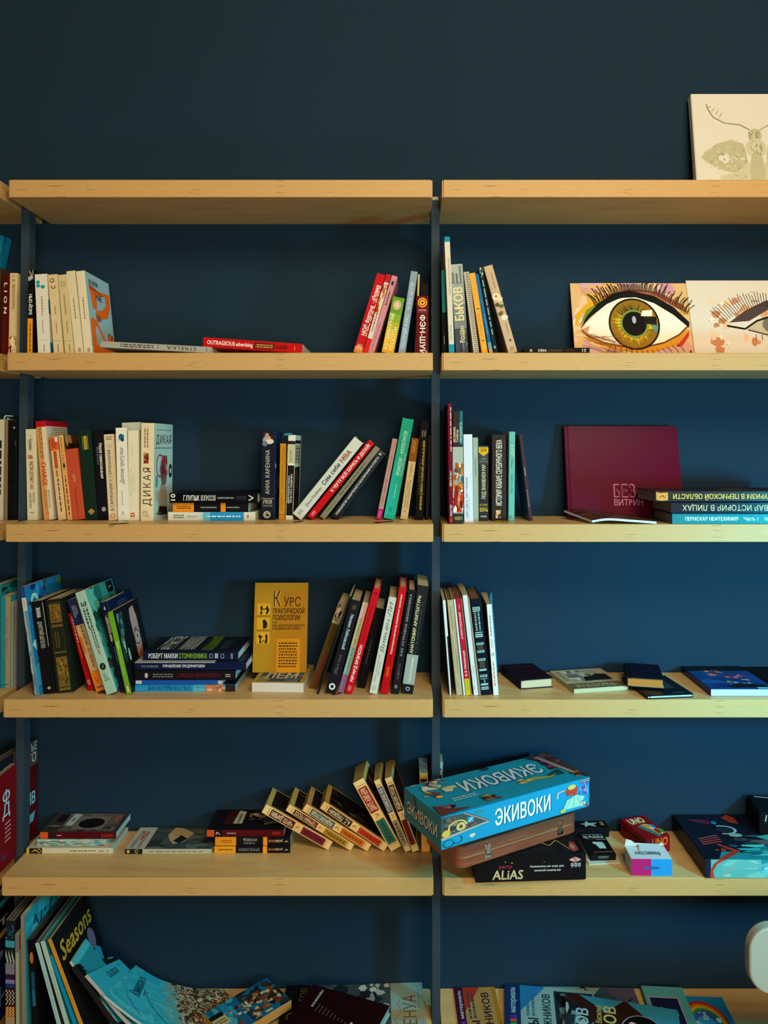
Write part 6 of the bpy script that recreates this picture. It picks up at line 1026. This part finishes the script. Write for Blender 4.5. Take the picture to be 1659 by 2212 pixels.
gf = [atY(188.5, 2104, -.19), atY(228, 2149, -.19), atY(283, 2211, -.19), Vector((.345, -.19, Z6+.009))]; gb = [atY(257.6, 2072, -.06), atY(281, 2096, -.06), atY(306, 2128, -.06), Vector((.352, -.06, Z6+.009))]
bent('turquoise guide booklet with a pinkish spine leaning to the left', gf, gb, .007, lambda u, v: '#2ba0b4', '#a8a4a4', 'magazine', 'magazine', g6, nu=24, nv=8, pr=[T('f', 'GUIDE', .13, .40, .23, .74, '#1a4a5c', 90, 1), Rc('f', .12, .80, .13, .88, '#1a4a5c')])
A_ = atY(225.7, 2156, -.194); B_ = atY(293.7, 2085, -.03); C_ = atZ(484, 2135, Z6+.004)
def kom(u, v):
    n1 = kom.n(u, v); t = u+.10*(v-.5)+.08*(hash((int(u*30), int(v*20))) % 7-3)/7.0
    if t < .36: return kom.cy(u, v)
    if t < .46: return '#5c9a98'
    return n1
kom.n = pick_noise(8, ['#4a3828', '#8c7c60', '#5c4a38', '#a89c80', '#3a2c20', '#6c5844', '#c4b898', '#54402c'], 34, 22); kom.cy = pick_noise(5, ['#2a9cb4', '#35a8bc', '#2f9fb4', '#49b2c0'], 8, 8)
fz = [A_.z+.006, Z6+.052, Z6+.019, Z6+.008, Z6+.0055]; bz = [B_.z, Z6+.040, Z6+.020, Z6+.009, Z6+.0055]
bent('drooping glossy magazine with a turquoise sky and brown fur on its cover', [(A_.x+(.60-A_.x)*k/4, -.194, fz[k]) for k in range(5)], [(B_.x+(C_.x-B_.x)*k/4, -.03+.018*k/4, bz[k]) for k in range(5)], .0045, kom, '#a8bcc0', 'magazine', 'magazine', g6, nu=90, nv=50,
     pr=[T('f', 'Коммерсантъ', .10, .40, .16, .86, '#12405c', 90, 1), Ln('f', .17, .5, .19, .62, '#2c6478', 1, 'v', 2), Lin('f', [(.20, .62), (.19, .55), (.22, .45), (.28, .33), (.34, .22), (.42, .10)], .002, .006, '#12506a'), Lin('f', [(.08, .4), (.10, .3), (.15, .2), (.2, .1)], .0015, .005, '#1f7088')])
def flat3(A, B, C, ztop, th, cov, label, mode='spine_left', **kw):
    a, b2, c = [atZ(p[0], p[1], ztop) for p in (A, B, C)]; i = (c-b2); i.z = 0; L = i.length; W = (b2-a).length; yaw = math.degrees(atan2(i.y, i.x))
    return LY(mode, (a.x, a.y, ztop-th), yaw, L, W, th, cov, label, group=g6, **kw)
flat3((440, 2190), (579, 2115), (633, 2163), Z6+.040, .019, '#0f4c5c', 'paperback with a blue sky and a crowded old painting on its cover, lying slanted', fc='#15597a', pg='#b87c34', mat='cover_gloss', pr=[
  Bl('front', 0, 0, 1, .42, ['#1c7c9c', '#2a90a8', '#145a80', '#3c94a0'], 16, 4, .1, .3), Rc('front', .30, .0, .62, .20, '#b0a074'), Rc('front', .2, .0, .34, .19, '#0f1418'), Ln('front', .4, .02, .56, .17, '#5c5030', 2, 'v', 3), Bl('front', 0, .42, 1, 1, ['#101c20', '#17262c', '#2c2018', '#1c3038'], 30, 5, .08, .22), Bl('front', .2, .45, .95, .95, ['#8c6434', '#b08a54', '#5c2c1c', '#a4a088', '#6c3c20', '#7a2c1c', '#c0a470'], 40, 6, .05, .15), Lin('front', [(.35, .95), (.6, .72), (.8, .66)], .015, .012, '#8c4418'), Bl('front', .3, .24, .9, .55, ['#6c2c18', '#b0703c', '#a8b4ac', '#3c1c14', '#84502c'], 26, 7, .05, .15)])
flat3((600, 2215), (618, 2128), (672, 2128), Z6+.0185, .018, '#0d0c0e', 'black hardback with gold letters lying under the maroon book', fc='#0e0d10', hard=True, mat='cover_matte', pr=[T('front', 'ТОВ', .62, .55, .86, .92, '#6a5a20', 90, 0), Arc('front', .4, .2, .16, .10, .25, '#6a5a20')])
bb = atZ(664, 2126, Z6+.009); cc = atZ(911, 2118.5, Z6+.009); yw = atan2(cc.y-bb.y, cc.x-bb.x); jv = Vector((-sin(yw), cos(yw), 0))
o_ = bb-jv*.17
LY('spine_left', (max(o_.x, bb.x-.004)+.012, o_.y-.007, Z6+.0042), math.degrees(yw), (cc-bb).length-.012, .166, .0086, '#8c9c94', 'art album with a pale green band, tan lettering and a grey street photograph', group=g6, fc='#3c4448', pg='#8c8878', mat='cover_gloss', pr=[
  Bl('front', 0, 0, .7, 1, ['#2c343c', '#4a5458', '#1c2228', '#6c7478', '#3c3c44'], 40, 4, .06, .2), Bl('front', .42, .5, .70, 1, ['#a8a898', '#1c1c20', '#8c8c80', '#c0bca8'], 14, 5, .1, .25), Rc('front', .71, 0, 1, 1, '#7f9c94'), Rc('front', .71, .0, 1, .48, '#94825c'), Rc('front', .71, .0, 1, .3, '#889488'), T('front', 'БЕНУА', .82, .05, .93, .76, '#6c4a34', 90, 0), Lin('front', [(.78, .1), (.74, .3), (.80, .45), (.77, .6), (.80, .7)], .004, .008, '#8c6c4c'), Rc('front', .955, .4, .962, .86, '#3c8c94')])
flat3((616, 2210), (683.5, 2128), (850.6, 2175), Z6+.040, .0195, '#1c0507', 'maroon-black hardback with pale lettering lying on top of the art album', fc='#1e0608', hard=True, pg='#5cacb8', mat='cover_gloss', pr=[
  Ln('front', .13, .5, .19, .92, '#9c9c98', 1, 'v', 3), ('g', [Lin('front', [(.23+.05*i, .42-.01*i), (.23+.05*i, .62-.03*i)], .002, .003, '#8c807c') for i in range(12)]), T('front', 'Jr', .62, .05, .80, .42, '#b4b4ac', 90, 0)])
LY('spine_left', (.874, -.19, Z6+.0002), 1, .036, .16, .0035, '#8c8a74', 'sliver of a cream booklet under the art album beside the central post', group=g6, fc='#9a967c')
# right bay
h6 = 'magazines on the bottom shelf, right bay'
def F6(px, py, zb, yaw, L, W, th, cov, label, nm='magazine', **kw):
    b2 = atZ(px, py, zb+th); y = radians(yaw); jv = Vector((-sin(y), cos(y), 0)); c = b2-jv*W; c.y -= .0045
    return LY('spine_left', (c.x, c.y, zb), yaw, L, W, th, cov, label, group=h6, name=nm, cat='magazine' if nm == 'magazine' else 'book', **kw)
def artist(c1, c2, c3, word):
    return [Rc('front', 0, 0, .20, 1, c1), Pg('front', [(.20, 1), (.62, 1), (.20, .55)], c2), T('front', 'материалы', .07, .42, .15, .93, '#a8b0b4', 90, 1), ('g', [Pg('front', [(.06, .36-.07*i), (.15, .385-.07*i), (.17, .33-.07*i), (.08, .305-.07*i)], c) for i, c in enumerate(('#5c3088', '#b8582c', '#3c8c3c'))]), Ln('front', .26, .42, .46, .9, '#2c3c48', 2, 'v', 5), T('front', 'КАРТИНЫ', .32, -.35, .50, .36, '#20202c', 90, 1), T('front', 'ХУДОЖНИКОВ', .62, -.3, .78, .9, '#20202c', 90, 1)]
def clip(items):  # keep only print that lies on the cover
    return items
M1p = [it for it in artist('#3c0f2c', '#a0301c', None, 0)]
F6(979.5, 2131, Z6+.0003, 2, .098, .17, .004, '#3c0f2c', 'artist magazine with a plum band and orange-red corner lying flat', fc='#a07a44', pg='#b4b0a0', pr=[Rc('front', .9, 0, 1, 1, '#9c6c1c')]+[i for i in M1p if not (i[0] == 't' and i[4] < 0)]+[T('front', 'НЫ', .32, .06, .50, .36, '#33202c', 90, 1), T('front', 'ОЖНИКОВ', .64, .02, .80, .9, '#33202c', 90, 1)])
F6(1466, 2148, Z6+.0003, -3, .098, .17, .005, '#1f7ca4', 'childrens magazine with a rainbow and clouds on its cover', fc='#1a78ac', pg='#a8b8bc', mat='cover_gloss', pr=[
  ('g', [Arc('front', .38, .45, .52-.05*i, .46-.045*i, .11, c, -25, 165) for i, c in enumerate(('#a82420', '#c0641c', '#c4a424', '#3c8c3c', '#1c6cac', '#5c3c8c'))]), El('front', .35, .45, .22, .18, '#2f90c0'), Bl('front', .55, .2, 1, .6, ['#a8c4cc', '#8cb4c4', '#b8ccd0'], 10, 4, .08, .2), Bl('front', .05, .35, .6, .7, ['#9cc0cc', '#6cacc0'], 8, 5, .08, .2), El('front', .4, .0, .5, .3, '#a8b0ac', 16, 0, 180), Arc('front', .4, .0, .5, .3, .06, '#a88c6c', 0, 180), T('front', 'ИЗ СИМВОЛА', .2, .12, .66, .17, '#4c6c7c', 0, 1)])
F6(1383, 2126, Z6+.0058, -4, .095, .165, .009, '#4c9ca0', 'book with a pale frame around a dark blue cover, half covered by magazines', nm='book', fc='#4c98a0', pr=[Rc('front', .08, .05, .80, .80, '#8c8ca8'), Rc('front', .11, .07, .77, .77, '#141c3c'), T('front', 'Ь', .48, .42, .66, .56, '#9cacb4', 90, 0), Ln('front', .3, .4, .36, .6, '#6c7c94', 1, 'v', 3)])
F6(1262, 2129, Z6+.0003, -2, .115, .165, .006, '#2c5c6c', 'magazine with a mauve cubist picture under the artist magazines', fc='#4c4c60', pr=[Bl('front', 0, 0, 1, 1, ['#5c5064', '#2c4c64', '#6c5c70', '#3c6c78', '#4a3c50'], 24, 4, .12, .35), Lin('front', [(.1, .9), (.5, .5), (.9, .8)], .01, .012, '#1c2c3c'), Lin('front', [(.4, .3), (.7, .7)], .01, .012, '#1c2c3c'), Pg('front', [(.02, .98), (.1, .8), (.3, .98)], '#7c9c8c')])
F6(1170, 2128, Z6+.0003, -1, .09, .165, .0035, '#6ca09c', 'pale green magazine showing only a corner behind the blue artist magazine', fc='#6c9890', pr=[Rc('front', .1, .1, .9, .9, '#7ca49c')])
F6(1090, 2122, Z6+.0068, -7, .205, .165, .006, '#14305c', 'artist magazine with a navy band and blue corner lying flat', fc='#7c9c98', pg='#8ca4a8', mat='cover_gloss', pr=[Rc('front', 0, 0, .17, 1, '#122a58'), Pg('front', [(.17, 1), (.46, 1), (.17, .5)], '#1f6c9c'), T('front', 'материалы', .055, .45, .115, .93, '#8cb4c0', 90, 1), ('g', [Pg('front', [(.05, .40-.07*i), (.12, .42-.07*i), (.135, .37-.07*i), (.065, .345-.07*i)], c) for i, c in enumerate(('#4c2c88', '#b04c2c', '#2c8c3c'))]), Ln('front', .22, .42, .34, .78, '#2c6484', 2, 'v', 5), T('front', 'НЫ', .25, .08, .36, .36, '#1c2438', 90, 1), T('front', 'ДОЖНИКОВ', .42, .02, .50, .86, '#1c2c40', 90, 1), Rc('front', .55, .02, .98, .93, '#1c2430'), Bl('front', .57, .05, .97, .9, ['#8ca8a8', '#24242c', '#3c3c48', '#121418', '#5c7c84'], 40, 4, .06, .18)])
F6(1222, 2141, Z6+.0152, -13, .245, .155, .007, '#2c7c94', 'artist magazine with cream lettering and an oval portrait, topmost of the pile', fc='#2b1712', pg='#7ca4b0', mat='cover_gloss', pr=[
  Pg('front', [(0, 1), (.52, 1), (.36, .72), (.12, 1)], '#2c7c94'), Pg('front', [(.55, 1), (1, 1), (1, .30), (.90, .42)], '#2f84a0'), Bl('front', 0, 0, .25, .8, ['#1c2c34', '#5c7c84', '#141c20', '#8ca4a4'], 16, 4, .1, .3), T('front', 'ИКОВ', .10, .05, .20, .74, '#8cb0b8', 90, 1), T('front', 'Василий', .27, .48, .32, .84, '#a89c4c', 90, 1), T('front', 'СЕРОВ', .345, .02, .445, .86, '#b0a860', 90, 1), El('front', .67, .42, .19, .34, '#8c9494', 28), El('front', .67, .42, .18, .325, '#0d0a0b', 28), El('front', .60, .48, .05, .12, '#a8785c'), El('front', .585, .55, .03, .06, '#b8b0a4'), El('front', .77, .40, .04, .09, '#8c4c34')])
# ------------------------------------------------------------------ ribbons and bookmarks that hang out of books
def byl(s):
    for o in COL.objects:
        if s in str(o.get('label', '')): return o
def ribbon(owner, pts, sh, w0, col, name='bookmark_ribbon'):
    R = byl(owner); P = [atZ(x, y, SZ[sh]+.0007) for x, y in pts]; inv = R.matrix_world.inverted() if False else None
    mb = MB(); L = []
    for i, p in enumerate(P):
        d = (P[min(i+1, len(P)-1)]-P[max(i-1, 0)]).normalized(); n = Vector((-d.y, d.x, 0))*w0*.5; L.append((p+n, p-n))
    for a, b2 in zip(L, L[1:]):
        for dz in (0, .0005):
            q = [a[0], a[1], b2[1], b2[0]]; q = q if dz == 0 else list(reversed(q)); mb.poly([v+Vector((0, 0, .0005 if dz else 0)) for v in q], hexc(col))
    o = mb.build(name, 'cover_matte', None); o.parent = R; o.matrix_parent_inverse = R_INV(R); return o
def R_INV(R):
    bpy.context.view_layer.update(); return R.matrix_world.inverted()
ribbon('tall red hardback with bold white capitals', [(758, 1490), (748, 1492), (738, 1497), (728, 1499), (718, 1501)], 4, .005, '#97101c')
ribbon('white hardback with navy and red title', [(652, 1125), (645, 1127), (634, 1127.5)], 3, .012, '#8c1020')
ribbon('tall turquoise book with pale lettering', [(848, 1125.5), (835, 1127), (822, 1127.5), (811, 1129.5)], 3, .014, '#97101c')
ribbon('white paperback with a blue head ornament', [(276, 1129.5), (262, 1131), (248, 1131.5), (238, 1132.5)], 3, .012, '#1c4c6c', 'bookmark')
ribbon('big pale teal hardback', [(250, 1492), (238, 1493), (226, 1495), (212, 1496.5)], 4, .012, '#3c5034', 'bookmark')
ribbon('thick black book with tall condensed', [(1072, 1125), (1080, 1126.5), (1088, 1126.5), (1096, 1126)], 3, .02, '#b09a2c', 'bookmark')
# pale corner tab rising from the black hardback at the left, teal tab of the jacketed book
def tab(owner, pts, col):
    R = byl(owner); mb = MB(); q = [atY(x, y, -.1) for x, y in pts]; mb.poly(q, hexc(col)); mb.poly([v+Vector((0, .0006, 0)) for v in reversed(q)], hexc(col))
    o = mb.build('bookmark', 'cover_matte', None); o.parent = R; o.matrix_parent_inverse = R_INV(R)
tab('black hardback with a pale bookmark tab', [(8, 906), (8, 900), (12, 896.5), (28, 898), (28, 900), (14, 899), (11, 902), (11, 906)], '#7fa8a4'); tab('black hardback with a pale bookmark tab', [(15, 906), (16, 901), (20, 905), (26, 906)], '#7fa8a4')
tab('black and cream hardback in a glossy jacket', [(612, 941), (616, 936), (630, 935), (632, 940)], '#1f7c84')
